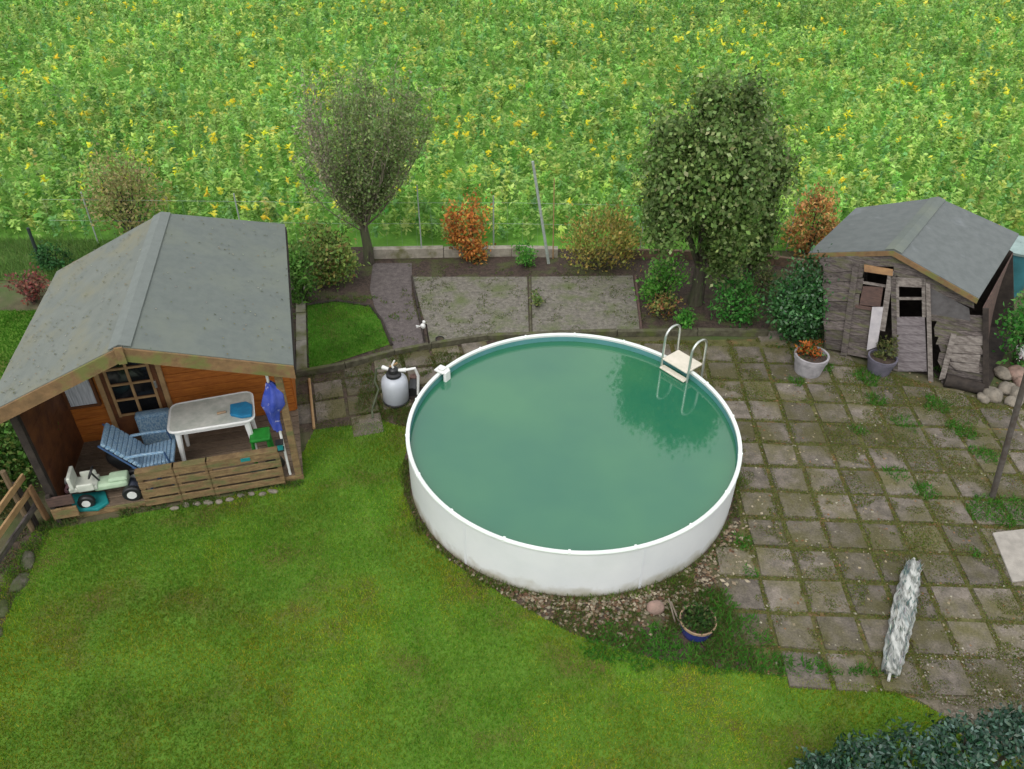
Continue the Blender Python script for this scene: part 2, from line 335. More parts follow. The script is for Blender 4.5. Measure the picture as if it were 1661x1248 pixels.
grass('verge_grass', [(-20, 13.2), (-4.4, 13.3), (-3.4, 14.9), (-20, 14.9)], 1800, .08, .22, [(.12, .24, .05), (.17, .28, .08)], (1, 1), (-13, -3.4, 13.2, 14.9), .014, patch=False, lean=.6)
grass('strip_weeds', [(-6.3, 7.1), (-6.3, 2.0), (-5.4, 2.0), (-5.9, 7.1)], 2600, .03, .09, [(.08, .16, .03), (.14, .15, .06), (.17, .12, .06)], (2, 1, 1), (-6.3, -5.4, 2.5, 7.1), .012, z=.013, patch=False, lean=.8, mask=lambda x, y: vnoise(x, y, .3, 83)*.6+vnoise(x, y, .1, 84)*.4 > .42)
# moss and weeds between the slabs
def moss_mask(x, y):
    u = ((x-PO.x)*ex.x+(y-PO.y)*ex.y)/.5; v = ((x-PO.x)*ey.x+(y-PO.y)*ey.y)/.5
    du = np.abs(u-np.round(u)); dv = np.abs(v-np.round(v)); j = np.minimum(du, dv) < .075
    nz = vnoise(x, y, .45, 31)*.6+vnoise(x, y, .13, 32)*.4; right = .03+np.clip((x-4.0)/2.0, 0, 1)*.24; j = j | (np.minimum(du, dv) < .05+.16*vnoise(x, y, .25, 33)**2)
    return (j & (nz > .26)) | (nz > .69-right)
grass('paving_moss', patioP, 5500, .008, .028, [(.12, .16, .025), (.17, .19, .04), (.17, .12, .045), (.09, .14, .03)], (3, 2, 1.6, 2), (1, 8.6, 4.3, 11.6), .013, z=.022, patch=False, lean=1.2, mask=moss_mask)
grass('path_moss', leftpave, 3000, .01, .03, [(.09, .12, .03), (.13, .14, .04)], (1, 1), (-3.5, -.3, 8.8, 11.4), .012, z=.018, patch=False, lean=1.2,
      mask=lambda x, y: vnoise(x, y, .3, 41)*.6+vnoise(x, y, .1, 42)*.4 > .5)
grass('bed_weeds', [(-2.1, 11.3), (2.4, 11.6), (2.5, 14), (-2.1, 14)], 1500, .01, .04, [(.09, .14, .035), (.16, .17, .07)], (1, 1), (-2.1, 2.5, 11.3, 14), .014, z=.012, patch=False, lean=1.2,
      mask=lambda x, y: vnoise(x, y, .4, 51)*.5+vnoise(x, y, .1, 52)*.5 > .6)
# weeds on the soil band around the pool
def band(x, y):
    d = np.hypot(x-PC.x, y-PC.y)-PR; nz = vnoise(x, y, .35, 61)*.6+vnoise(x, y, .1, 62)*.4
    return ~inpoly(x, y, lawnP) & ~inpoly(x, y, patioP) & ((nz > .50-.12*(y < 5.9)) | (d < .07))
grass('border_weeds', soilsheet, 7500, .03, .08, [(.08, .15, .025), (.14, .14, .05), (.16, .10, .05)], (3, 2, 1), (-2.4, 3.2, 4.9, 11), .011, patch=False, lean=.9, mask=band)
def weedclump(x, y):
    r = 0
    z = np.zeros(len(x), bool)
    for px, py, rr in [(1265, 1092, .22), (1350, 1100, .10), (1400, 1104, .16), (1440, 1112, .14), (1240, 1040, .12), (1500, 1130, .15), (1580, 900, .10), (1390, 700, .12), (1560, 700, .2), (1600, 740, .2), (1470, 690, .18), (1520, 660, .2), (1420, 650, .14), (1165, 985, .22), (1190, 1030, .3), (1150, 1060, .3), (1210, 1070, .3), (1090, 1060, .25), (1250, 1080, .2), (1320, 1085, .15), (1045, 1050, .28), (985, 1050, .25), (1205, 880, .12), (1215, 930, .12), (1610, 830, .3), (1500, 800, .16), (1455, 770, .18), (1540, 610, .2), (1410, 610, .25), (1290, 620, .12), (1340, 600, .12), (1650, 830, .3), (1430, 590, .12), (960, 952, .05)]:
        c = G(px, py); z |= np.hypot(x-c.x, y-c.y) < rr*(0.6+.8*vnoise(x, y, .1, 71))
    return z
grass('weed_clumps', None, 2600, .04, .11, [(.05, .20, .02), (.08, .22, .03), (.12, .18, .05)], (3, 3, 1), (.3, 8, 5, 11), .018, z=.01, patch=False, lean=.8, mask=weedclump)
grass('cabin_edge_weeds', [(-6.1, 6.95), (-2.9, 7.75), (-2.75, 8.05), (-6.1, 7.25)], 3500, .04, .11, [(.07, .15, .03), (.13, .15, .05)], (1, 1), (-6.1, -2.7, 6.9, 8.1), .014, patch=False, lean=.7,
      mask=lambda x, y: vnoise(x, y, .2, 81) > .45)

grass('pool_foot_grass', None, 3000, .05, .12, [(.10, .17, .03), (.17, .17, .06), (.13, .22, .03)], (2, 2, 2), (-2.0, 3.3, 5.6, 9.6), .013, patch=False, lean=.5,
      mask=lambda x, y: (np.hypot(x-PC.x, y-PC.y) < PR+.03+.22*vnoise(x, y, .28, 77)**1.5) & (vnoise(x, y, .3, 78) > .30))

# field of green manure plants
def field(name, x0, x1, y0, y1, pd, lp, Ls):
    n = int((x1-x0)*(y1-y0)*pd); px = RNG.uniform(x0, x1, n); py = RNG.uniform(y0, y1, n)
    k = np.abs(px) < 3.5+py*.66 if name == 'field_plants' else np.ones(n, bool)
    px, py = px[k], py[k]; n = len(px)
    tall = .26+.42*vnoise(px, py, 1.6, 91)+.22*vnoise(px, py, .5, 92)+RNG.normal(0, .07, n)
    tall *= np.clip(.55+(py-14.7)*.45, 0, 1)
    cols = pal(n, [(.22, .44, .085), (.29, .51, .11), (.40, .58, .15), (.21, .42, .13), (.50, .61, .15)], (3, 4, 3, 2, 1.8), .13)
    pt = (vnoise(px, py, 4.5, 93)*.6+vnoise(px, py, 1.5, 94)*.4)
    yel = (RNG.random(n) < .03+.16*np.clip((pt-.5)*3, 0, 1))
    tall[yel] += .06; cols[yel] = pal(int(yel.sum()), [(.80, .72, .05), (.80, .66, .04), (.66, .68, .08)], (2, 1, 2), .12)
    cols *= (.78+.46*(vnoise(px, py, 2.6, 95)*.6+vnoise(px, py*.6, .7, 96)*.4))[:, None]
    m = lp; X = np.repeat(px, m); Y = np.repeat(py, m); H_ = np.repeat(tall, m); N = n*m
    t = RNG.random(N)**.7; a = RNG.uniform(0, 2*np.pi, N); rr = (.05+.16*(1-t*.5))*RNG.random(N)*Ls*5
    C = np.stack([X+rr*np.cos(a), Y+rr*np.sin(a), .08+H_*t], 1)
    D = np.stack([np.cos(a), np.sin(a), RNG.normal(.35, .6, N)], 1); Nn = np.stack([RNG.normal(0, .5, N), RNG.normal(-.1, .5, N), np.ones(N)], 1)
    L_ = Ls*RNG.uniform(.6, 1.35, N); col = np.repeat(cols, m, 0)*(1+RNG.normal(0, .13, (N, 1)))
    ylw = np.repeat(yel, m) & (t < .78); col[ylw] = pal(int(ylw.sum()), [(.30, .50, .13)], (1,), .1)
    return tag(leaves(name, C, L_, L_*RNG.uniform(.3, .62, N), D, Nn, np.clip(col, .01, .9), LEAF), kind='stuff')
field('field_plants', -18, 18, 14.9, 22, 22, 26, .12)
field('field_plants', -28, 28, 22, 40, 15, 20, .145)
field('far_field_plants', -55, 55, 40, 75, 2.2, 14, .34)
# ================================================================ POOL
def poolwallmat():
    m = mat('dirty_white_steel', (.74, .755, .76), (.68, .70, .715), 1.5, .42, .03, 3, spec=.4, col3=(.63, .66, .65), scale3=1.3, thr3=(.45, .8))
    nt = m.node_tree; N = nt.nodes; L = nt.links; b = N['Principled BSDF']; src = b.inputs['Base Color'].links[0].from_socket
    tc = N.new('ShaderNodeTexCoord'); sx = N.new('ShaderNodeSeparateXYZ'); L.new(tc.outputs['Object'], sx.inputs[0])
    n = N.new('ShaderNodeTexNoise'); n.inputs['Scale'].default_value = 5; n.inputs['Detail'].default_value = 6; L.new(tc.outputs['Object'], n.inputs['Vector'])
    ad = N.new('ShaderNodeMath'); ad.operation = 'MULTIPLY_ADD'; ad.inputs[1].default_value = -.42; L.new(n.outputs['Fac'], ad.inputs[0]); L.new(sx.outputs['Z'], ad.inputs[2])
    mr = N.new('ShaderNodeMapRange'); mr.inputs[1].default_value = -.20; mr.inputs[2].default_value = -.02; mr.inputs[3].default_value = .75; mr.inputs[4].default_value = 0; L.new(ad.outputs[0], mr.inputs[0])
    mx = N.new('ShaderNodeMix'); mx.data_type = 'RGBA'; L.new(mr.outputs[0], mx.inputs[0]); L.new(src, mx.inputs[6]); mx.inputs[7].default_value = (.30, .27, .17, 1); L.new(mx.outputs[2], b.inputs['Base Color'])
    return m
pool = thing('swimming_pool', PC, 'round white steel swimming pool with green water', 'swimming pool')
NS = 128
MB().lathe(PC, [(PR, -.02), (PR, .40), (PR, PH-.03), (PR-.035, PH-.03), (PR-.035, -.02)], NS, True).build('wall', poolwallmat(), pool, smooth=1)
MB().lathe(PC, [(PR+.008, PH-.035), (PR+.014, PH-.01), (PR+.006, PH+.006), (PR-.024, PH+.008), (PR-.040, PH-.004), (PR-.040, PH-.025), (PR-.034, PH-.036)], NS, True).build('rim', rimm, pool, smooth=1)
MB().lathe(PC, [(PR-.04, PH-.04), (PR-.042, .05), (.01, .045)], NS).build('liner', liner, pool, smooth=1)
for a_ in (-128, -71, -20, 60, 150):
    a_ = math.radians(a_); e_ = V((math.cos(a_), math.sin(a_), 0)); MB().box(PC+e_*(PR+.001)+V((0, 0, (PH-.03)/2)), .005, .035, PH-.05, ax=(e_, V((-e_.y, e_.x, 0)), V((0, 0, 1)))).build('seam', poolwall, pool)
for k in range(18):
    a_ = 2*math.pi*(k+.3)/18; e_ = V((math.cos(a_), math.sin(a_), 0)); MB().box(PC+e_*(PR-.013)+V((0, 0, PH-.010)), .060, .03, .042, ax=(e_, V((-e_.y, e_.x, 0)), V((0, 0, 1)))).build('rim_joint', rimm, pool, bevel=.004)
def watermat():
    m = bpy.data.materials.new('green_pool_water'); m.use_nodes = True; nt = m.node_tree; N = nt.nodes; L = nt.links; b = N['Principled BSDF']
    b.inputs['Base Color'].default_value = (.030, .175, .095, 1); b.inputs['Roughness'].default_value = .05
    b.inputs['IOR'].default_value = 1.62; b.inputs['Specular IOR Level'].default_value = .9; b.inputs['Alpha'].default_value = 1
    tc = N.new('ShaderNodeTexCoord'); n = N.new('ShaderNodeTexNoise'); n.inputs['Scale'].default_value = 2.2; n.inputs['Detail'].default_value = 2
    L.new(tc.outputs['Object'], n.inputs['Vector']); bp = N.new('ShaderNodeBump'); bp.inputs['Strength'].default_value = .05; bp.inputs['Distance'].default_value = .02
    L.new(n.outputs['Fac'], bp.inputs['Height']); L.new(bp.outputs[0], b.inputs['Normal'])
    n2 = N.new('ShaderNodeTexNoise'); n2.inputs['Scale'].default_value = .55; n2.inputs['Detail'].default_value = 3; L.new(tc.outputs['Object'], n2.inputs['Vector'])
    cm = N.new('ShaderNodeMix'); cm.data_type = 'RGBA'; r2 = N.new('ShaderNodeMapRange'); r2.inputs[1].default_value = .32; r2.inputs[2].default_value = .68; L.new(n2.outputs['Fac'], r2.inputs[0]); L.new(r2.outputs[0], cm.inputs[0])
    cm.inputs[6].default_value = (.018, .150, .088, 1); cm.inputs[7].default_value = (.048, .205, .095, 1); L.new(cm.outputs[2], b.inputs['Base Color'])
    tr = N.new('ShaderNodeBsdfTransparent'); tr.inputs[0].default_value = (.25, .75, .5, 1)
    mx = N.new('ShaderNodeMixShader'); mx.inputs[0].default_value = .84
    L.new(tr.outputs[0], mx.inputs[1]); L.new(b.outputs[0], mx.inputs[2]); L.new(mx.outputs[0], N['Material Output'].inputs[0])
    return m
wat = MB(); wat.poly([(PC.x+(PR-.043)*math.cos(2*math.pi*k/NS), PC.y+(PR-.043)*math.sin(2*math.pi*k/NS), WZ) for k in range(NS)])
wo = wat.build('water', watermat(), pool)
# skimmer clip on the rim
sk = G(711, 600, PH); a = math.atan2(sk.y-PC.y, sk.x-PC.x); er = V((math.cos(a), math.sin(a), 0)); et = V((-er.y, er.x, 0))
skc = PC+er*(PR-.02)+V((0, 0, PH+.03)); mb = MB()
mb.box(skc, .17, .16, .035, ax=(er, et, V((0, 0, 1)))); mb.box(skc+V((0, 0, .03))-er*.01, .10, .10, .03, ax=(er, et, V((0, 0, 1)))); mb.box(skc-er*.09-V((0, 0, .09)), .05, .12, .2, ax=(er, et, V((0, 0, 1))))
sk_o = thing('skimmer', skc, 'white plastic skimmer hooked on the pool rim above the pump', 'skimmer'); mb.build('housing', whitep, sk_o, bevel=.012)
creamp = mat('cream_plastic_step', (.72, .66, .56), (.62, .58, .48), 9, .5)
# ladder
al = math.radians(40); er = V((math.cos(al), math.sin(al), 0)); et = V((-er.y, er.x, 0))
lad = thing('pool_ladder', PC+er*(PR+.1), 'steel pool ladder with white platform over the rim', 'ladder')
for sg in (-1, 1):
    o_ = PC+et*(.25*sg); P = []
    ri, ro, zt = PR-.15, PR+.17, PH+.40
    P += [o_+er*(ri-.20)+V((0, 0, .52)), o_+er*(ri-.20)+V((0, 0, .22))]
    for k in range(1, 8): t = math.pi*k/8; P.append(o_+er*(ri-.10-.10*math.cos(t))+V((0, 0, .22-.10*math.sin(t))))
    P += [o_+er*ri+V((0, 0, .22)), o_+er*ri+V((0, 0, zt))]
    for k in range(1, 10): t = math.pi*k/10; P.append(o_+er*((ri+ro)/2-(ro-ri)/2*math.cos(t))+V((0, 0, zt+.15*math.sin(t))))
    P += [o_+er*ro+V((0, 0, zt)), o_+er*(ro+.06)+V((0, 0, .02))]
    MB().tube(P, .019, 10).build('rail', steel, lad, smooth=1)
AX = (er, et, V((0, 0, 1)))
MB().box(PC+er*(PR+.005)+V((0, 0, PH+.045)), .36, .47, .03, ax=AX).build('platform', creamp, lad, bevel=.012)
for z in (.61, .34): MB().box(PC+er*(PR-.165)+V((0, 0, z+.07)), .10, .47, .03, ax=AX).build('step', creamp, lad, bevel=.01)
for z in (.50, .24): MB().box(PC+er*(PR+.23+.03*(1-z))+V((0, 0, z)), .08, .47, .025, ax=AX).build('step', creamp, lad, bevel=.01)
# ---- sand filter pump
sp = G(643, 651); pu = thing('sand_filter', sp, 'grey white sand filter tank with black valve head beside the pool', 'pool filter')
MB().lathe(sp, [(.01, .03), (.17, .03), (.20, .07), (.205, .36), (.19, .43), (.14, .48), (.085, .50), (.01, .50)], 32).build('tank', greyp, pu, smooth=1)
MB().lathe(sp, [(.01, 0), (.21, 0), (.21, .05), (.18, .07), (.01, .07)], 24).build('base', blackp, pu, smooth=1)
mb = MB().lathe(sp, [(.095, .495), (.115, .50), (.115, .54), (.08, .56), (.075, .62), (.05, .645), (.01, .645)], 24); mb.build('valve_head', blackp, pu, smooth=1)
for a_ in (0.1, 2.7): MB().tube([sp+V((.06*math.cos(a_), .06*math.sin(a_), .59)), sp+V((.19*math.cos(a_), .19*math.sin(a_), .59))], [.022, .035], 10).build('port', whitep, pu, smooth=1)
MB().bar(sp+V((-.05, .0, .66)), sp+V((.07, .02, .72)), .03, .02).build('valve_handle', trimw, pu, bevel=.005)
MB().tube([sp+V((0, -.0, .645)), sp+V((-.01, 0, .69)), sp+V((.03, .03, .76))], [.02, .015, .012], 8).build('gauge', whitep, pu, smooth=1)
hp = [sp+V((.19, .02, .59)), sp+V((.32, .05, .60)), sp+V((.36, .06, .45)), sp+V((.34, .03, .12)), sp+V((.42, .0, .06))]
tag(MB().tube(hp, .022, 8).build('hose', whitep, smooth=1), 'pale hose running down from the filter valve to the pump by the pool', 'hose')
hp = [sp+V((-.18, .07, .59)), sp+V((-.27, .08, .56)), sp+V((-.31, .04, .35)), sp+V((-.25, -.02, .25)), sp+V((-.30, -.10, .12)), sp+V((-.34, -.25, .03)), sp+V((-.30, -.45, .025))]
tag(MB().tube(hp, .018, 8).build('hose', mat('olive_hose', (.10, .12, .07), None, 8, .6), smooth=1), 'dark olive hose looping down left of the filter tank', 'hose')
q = G(673, 640); m_ = thing('pump_motor', q, 'dark pump motor on the ground between filter and pool', 'pump')
MB().tube([q+V((-.02, -.12, .13)), q+V((-.02, .12, .13))], .085, 16).build('motor_housing', blackp, m_, smooth=1)
MB().box(q+V((0, 0, .03)), .24, .28, .05).build('base', darkw, m_, bevel=.01)
MB().lathe(q+V((-.02, .19, 0)), [(.01, .02), (.07, .02), (.07, .22), (.01, .24)], 16).build('strainer', brownw, m_, smooth=1)
# white pipe on side paving
a, b = G(502, 618), G(510, 698); tag(MB().tube([a+V((0, 0, .035)), b+V((0, 0, .035))], .022, 8).build('pipe', trimw, smooth=1), 'pale straight pipe lying on the mossy slabs right of the cabin', 'pipe')
# ================================================================ KERBS AND LOW WALLS
def wallrun(name, pts, h, th, m, label, cat, z0=0):
    mb = MB()
    for a, b in zip(pts[:-1], pts[1:]):
        a, b = V((a[0], a[1], 0)), V((b[0], b[1], 0)); n = max(1, round((b-a).length/1.0)); rnd = random.Random(int(a.x*100))
        for k in range(n):
            p, q = a.lerp(b, k/n), a.lerp(b, (k+1)/n); d = (q-p).normalized()*.006; hz = h+rnd.uniform(-.012, .012)
            mb.bar(p+d+V((0, 0, z0+hz/2)), q-d+V((0, 0, z0+hz/2)), th, hz)
    return tag(mb.build(name, m, bevel=.006), label, cat)
kp = [G(*p)[:2] for p in [(480, 612), (560, 598), (640, 577), (700, 565), (790, 551)]]
kerbm = mat('dark_mossy_kerb', (.12, .115, .075), (.06, .055, .035), 9, .95, .5, 50, col3=(.09, .11, .03), scale3=3)
wallrun('garden_kerb', kp, .11, .07, kerbm, 'dark mossy garden kerb running from the cabin to the pool', 'kerb')
wallrun('garden_kerb', [G(*p)[:2] for p in [(790, 551), (1000, 545), (1130, 543), (1245, 545)]], .12, .09, kerbm, 'mossy concrete kerb behind the pool and its ladder', 'kerb')
wallrun('low_wall', [G(*p)[:2] for p in [(607, 418), (720, 416), (830, 414), (905, 416)]], .20, .14, mat('pale_wall_concrete', (.36, .33, .27), (.24, .22, .18), 9, .95, .5, 50, col3=(.15, .15, .07), scale3=2.5), 'low pale concrete wall between the garden beds and the field', 'wall')
wallrun('low_wall', [G(*p)[:2] for p in [(1000, 418), (1100, 420), (1180, 424), (1255, 430), (1330, 440)]], .20, .07, mat('brown_border_board', (.20, .13, .085), (.10, .075, .055), 8, .9, .5, 40), 'low brown timber border behind the tall trees', 'border')
wallrun('bed_edging', [G(*p)[:2] for p in [(668, 450), (690, 562)]], .05, .035, darkw, 'dark edging board between the path and the left bed', 'edging')
wallrun('bed_edging', [G(*p)[:2] for p in [(859, 450), (861, 547)]], .04, .04, kerbm, 'mossy edging board dividing the two grey beds', 'edging')
wallrun('bed_edging', [G(*p)[:2] for p in [(1030, 450), (1040, 540)]], .06, .04, brownw, 'brown edging board at the right end of the grey beds', 'edging')
ed = MB(); pts = [G(*p) for p in [(497, 497), (545, 490), (601, 498), (619, 521), (636, 562)]]
ed.tube([p+V((0, 0, .03)) for p in pts], .025, 6); tag(ed.build('lawn_edging', darkw), 'dark curved edging round the small square lawn', 'edging')
wallrun('concrete_strip', [G(*p)[:2] for p in [(488, 470), (490, 606)]], .05, .17, concrete, 'mossy concrete strip along the right side of the cabin', 'kerb')
# brick dots along left of lawn
edgem = mat('dark_edging', (.15, .14, .11), (.08, .075, .055), 12, .95, .6, 60, col3=(.07, .09, .03), scale3=4, thr3=(.4, .6))
rr = random.Random(5)
for k in range(9):
    t = k/8; p = V((-5.95+.42*(t), 6.5-2.9*t, 0))
    if k < 9: tag(MB().blob(p+V((rr.uniform(-.03, .03), 0, .01)), .07+rr.random()*.03, .13+rr.random()*.04, .05, 8, .14, rz=rr.uniform(-.3, .5), rnd=rr).build('edging_stone', edgem, smooth=2), 'mossy edging stone in the row along the left edge of the lawn', 'edging stone', 'edging stones left of the lawn')
# ================================================================ CABIN
cps = .262; cu = V((math.cos(cps), math.sin(cps), 0)); cv = V((-math.sin(cps), math.cos(cps), 0)); CO = V((-2.98, 7.94, 0)); CZ = V((0, 0, 1)); CAX = (cu, cv, CZ)
def CB(u, v, z): return CO+cu*u+cv*v+CZ*z
EZ, KZ = 2.0, 2.62
rE, rK, rL = G(476, 592, EZ), G(192, 562, KZ), G(-30, 675, EZ)
rEb, rKb, rLb = G(462, 364, EZ), G(262, 346, KZ), G(92, 441, EZ)
cabin = thing('garden_cabin', CB(-1.4, 2.4, 0), 'orange brown wooden garden cabin with grey felt gable roof', 'cabin')
dn = V((0, 0, -.045))
def roofgrid(a, b, c, d, m, name, par, laps=5, th=dn):
    # a,b front (low, ridge); c,d back (ridge, low): felt strips with overlaps
    mb = MB()
    for i in range(laps):
        t0, t1 = i/laps, (i+1)/laps; up = V((0, 0, .005))
        p = [a.lerp(d, t0), a.lerp(d, t1), b.lerp(c, t1), b.lerp(c, t0)]
        p[1] = p[1]+up; p[2] = p[2]+up
        mb.quad_prism(p, th)
    return mb.build(name, m, par)
roofgrid(rL, rK, rKb, rLb, feltm, 'roof', cabin)['label'] = 'left roof slope stained with yellow lichen'
roofgrid(rE, rK, rKb, rEb, felt, 'roof', cabin, 4)
up = V((0, 0, .012)); mb = MB()
for s_, e_ in ((rE, rEb), (rL, rLb)):
    f = (s_-rK).normalized()*.13; f2 = (e_-rKb).normalized()*.13
    mb.quad_prism([rK+up, rKb+up, rKb+f2+up, rK+f+up], V((0, 0, .012)))
mb.build('ridge_cap', mat('ridge_felt', (.17, .19, .178), (.15, .17, .158), 8, .9, .2, 120), cabin)
for p, n_ in ((rE, 0), (rL, 1)):
    d = (p-rK).normalized(); back = cv*-.03
    q = [rK+back+V((0, 0, -.01)), p+back+V((0, 0, -.01)), p+back+V((0, 0, -.19)), rK+back+V((0, 0, -.19))]
    MB().quad_prism(q, cv*.028).build('fascia_board', fasciaw, cabin)
MB().box(rK+cv*-.045+V((0, 0, -.10)), .09, .02, .22, ax=CAX).build('gable_cap', fasciaw, cabin)
for a_, b_ in ((rE, rEb), (rL, rLb)):
    MB().bar(a_+V((0, 0, -.10)), b_+V((0, 0, -.10)), .03, .10).build('eave_board', darkw, cabin)
WU0, WU1, PV, BV = -2.87, .10, 1.42, 3.15
def roofz(u):   # underside height at facade coordinate u
    ur = (rK-CO).dot(cu); 
    return KZ-.07-(KZ-EZ)*abs(u-ur)/((rE-rK).dot(cu) if u > ur else (rK-rL).dot(cu))
def gable(v, m, name, th=.05):
    W0 = WU0+(.16 if v > 2 else 0)
    us = [WU0, (rK-CO).dot(cu), WU1]; p = [CB(W0, v, .1), CB(WU1, v, .1), CB(WU1, v, roofz(WU1)-.02), CB(us[1], v, KZ-.12), CB(W0, v, roofz(W0)-.05)]
    return MB().quad_prism(p, cv*th).build(name, m, cabin)
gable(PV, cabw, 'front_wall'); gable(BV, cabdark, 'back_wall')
mb = MB()
for k in range(16):                         # board joints of the facade, raised laps
    z = .13+k*.135
    if z > 2.3: break
    ur = (rK-CO).dot(cu); us = [u_/50*(WU1-WU0)+WU0 for u_ in range(51)]; ok = [u_ for u_ in us if roofz(u_)-.03 > z+.12]
    if ok: mb.box(CB((ok[0]+ok[-1])/2, PV-.008, z+.062), ok[-1]-ok[0], .012, .122, ax=CAX)
mb.build('cladding', cabw, cabin, bevel=.004)
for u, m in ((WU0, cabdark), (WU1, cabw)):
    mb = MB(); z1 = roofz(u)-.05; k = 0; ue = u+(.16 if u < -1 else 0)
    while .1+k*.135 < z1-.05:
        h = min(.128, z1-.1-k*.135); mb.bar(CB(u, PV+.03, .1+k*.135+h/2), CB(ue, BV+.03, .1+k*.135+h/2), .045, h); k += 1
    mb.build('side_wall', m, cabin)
mb = MB()
for k in range(10): mb.box(CB(-1.45, .07+k*.142, .095), 3.16, .13, .03, ax=CAX)
mb.build('deck', deckw, cabin, bevel=.004)
MB().box(CB(-1.45, .0, .045), 3.16, .035, .085, ax=CAX).build('deck_skirt', palletw, cabin)
for u in (.07, WU0-.08): MB().box(CB(u, .03, roofz(u)/2+.0), .09, .09, roofz(u)-.06, ax=CAX).build('post', palletw if u > 0 else darkw, cabin, bevel=.006)
# left screen of the porch
mb = MB()
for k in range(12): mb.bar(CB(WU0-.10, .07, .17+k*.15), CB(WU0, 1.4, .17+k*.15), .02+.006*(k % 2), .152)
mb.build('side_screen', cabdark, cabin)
# door
FP = CB(0, PV-.03, 0)
def FA(px, py, off=0): return PL(px, py, FP-cv*off, cv)
def uz(p): q = p-CO; return q.dot(cu), p.z
def fbox(u0, u1, z0, z1, off, th): return MB().box(CB((u0+u1)/2, PV-off, (z0+z1)/2), u1-u0, th, z1-z0, ax=CAX)
du0, _ = uz(FA(170, 640)); du1, _ = uz(FA(252, 660)); du0, du1 = -2.33, -1.62
door = fbox(du0, du1, .13, 1.93, .045, .04).build('door', cabdark, cabin, bevel=.004)
wins = MB()
for i in range(2):
    for j in range(5):
        u0 = du0+.09+i*.275; z0 = .55+j*.26
        wins.box(CB(u0+.125, PV-.068, z0+.115), .23, .006, .21, ax=CAX)
wins.build('pane', glassd, door)
mb = MB()
for i in range(3): mb.box(CB(du0+.078+i*.276, PV-.075, 1.17), .035, .02, 1.32, ax=CAX)
for j in range(6): mb.box(CB((du0+du1)/2-.001, PV-.073, .535+j*.26), .58, .015, .03, ax=CAX)
mb.build('glazing_bars', trimw, door)
MB().box(CB(du1-.05, PV-.09, 1.0), .03, .05, .11, ax=CAX).build('handle', steel, door, bevel=.004)
fbox(du1+.005, du1+.07, .12, 1.98, .04, .05).build('door_frame', trimw, cabin); fbox(du0-.07, du0-.005, .12, 1.98, .04, .05).build('door_frame', trimw, cabin)
def window(u0, u1, z0, z1, nb):
    w_ = fbox(u0, u1, z0, z1, .03, .04).build('window', cabdark, cabin)
    fbox(u0+.04, u1-.04, z0+.04, z1-.04, .053, .006).build('curtain', curtain, w_)
    mb = MB()
    for k in range(nb+1): mb.box(CB(u0+.02+(u1-u0-.04)*k/nb, PV-.064, (z0+z1)/2), .035, .02, z1-z0, ax=CAX)
    for z in (z0+.018, z1-.018): mb.box(CB((u0+u1)/2, PV-.062, z), u1-u0-.04, .018, .034, ax=CAX)
    mb.build('window_frame', trimw if nb == 2 else cabdark, w_)
window(-2.86, -2.44, .75, 1.75, 1)
window(-1.15, -.62, 1.27, 1.85, 2); window(-.55, -.08, 1.42, 1.85, 2)
# pallet balustrade at the front
def rails(name, px0, px1, label):
    pl = CB(0, -.03, 0); u0 = (PL(px0, 790, pl, cv)-CO).dot(cu); u1 = (PL(px1, 770, pl, cv)-CO).dot(cu)
    t = thing(name, CB((u0+u1)/2, -.03, 0), label, 'pallet', 'pallets along the porch front')
    for k in range(4):
        zb = .05+k*.155; MB().box(CB((u0+u1)/2, -.065, zb+.055), u1-u0-.02, .02, .105+.02*(k % 2), ax=CAX).build('slat', palletw, t, bevel=.004)
    for u in (u0+.04, u1-.04): MB().box(CB(u, -.03, .31), .06, .045, .62, ax=CAX).build('upright', palletw, t, bevel=.004)
    MB().box(CB((u0+u1)/2, -.03, .635), u1-u0-.02, .10, .025, ax=CAX).build('top_board', palletw, t, bevel=.004)
    return u0, u1
rails('pallet', 226, 288, 'weathered pallet nearest the toy tractor at the porch front')
rails('pallet', 288, 344, 'middle narrow pallet at the porch front')
u0, u1 = rails('pallet', 344, 462, 'long brown pallet at the right end of the porch front')
MB  # left brown boards by the fence
lb = thing('plank_stack', CB(-2.9, -.05, 0), 'short brown boards at the left end of the porch front', 'planks')
MB().box(CB(-2.84, -.09, .20), .30, .03, .16, ax=CAX).build('board', palletw, lb); MB().box(CB(-2.84, -.08, .40), .30, .03, .14, ax=CAX).build('board', brownw, lb); MB().box(CB(-2.96, -.06, .26), .05, .05, .5, ax=CAX).build('upright', darkw, lb)
# stones at the foot of pallets
rr = random.Random(9)
for k in range(10):
    p = CB(-1.55+k*.14, -.16+rr.uniform(-.03, .03), .015); tag(MB().blob(p, .05+rr.random()*.03, .04, .03, 7, .1, rnd=rr).build('pebble', rockm, smooth=2), 'small pale stone in the row at the foot of the pallets', 'stone', 'stones below the porch pallets')
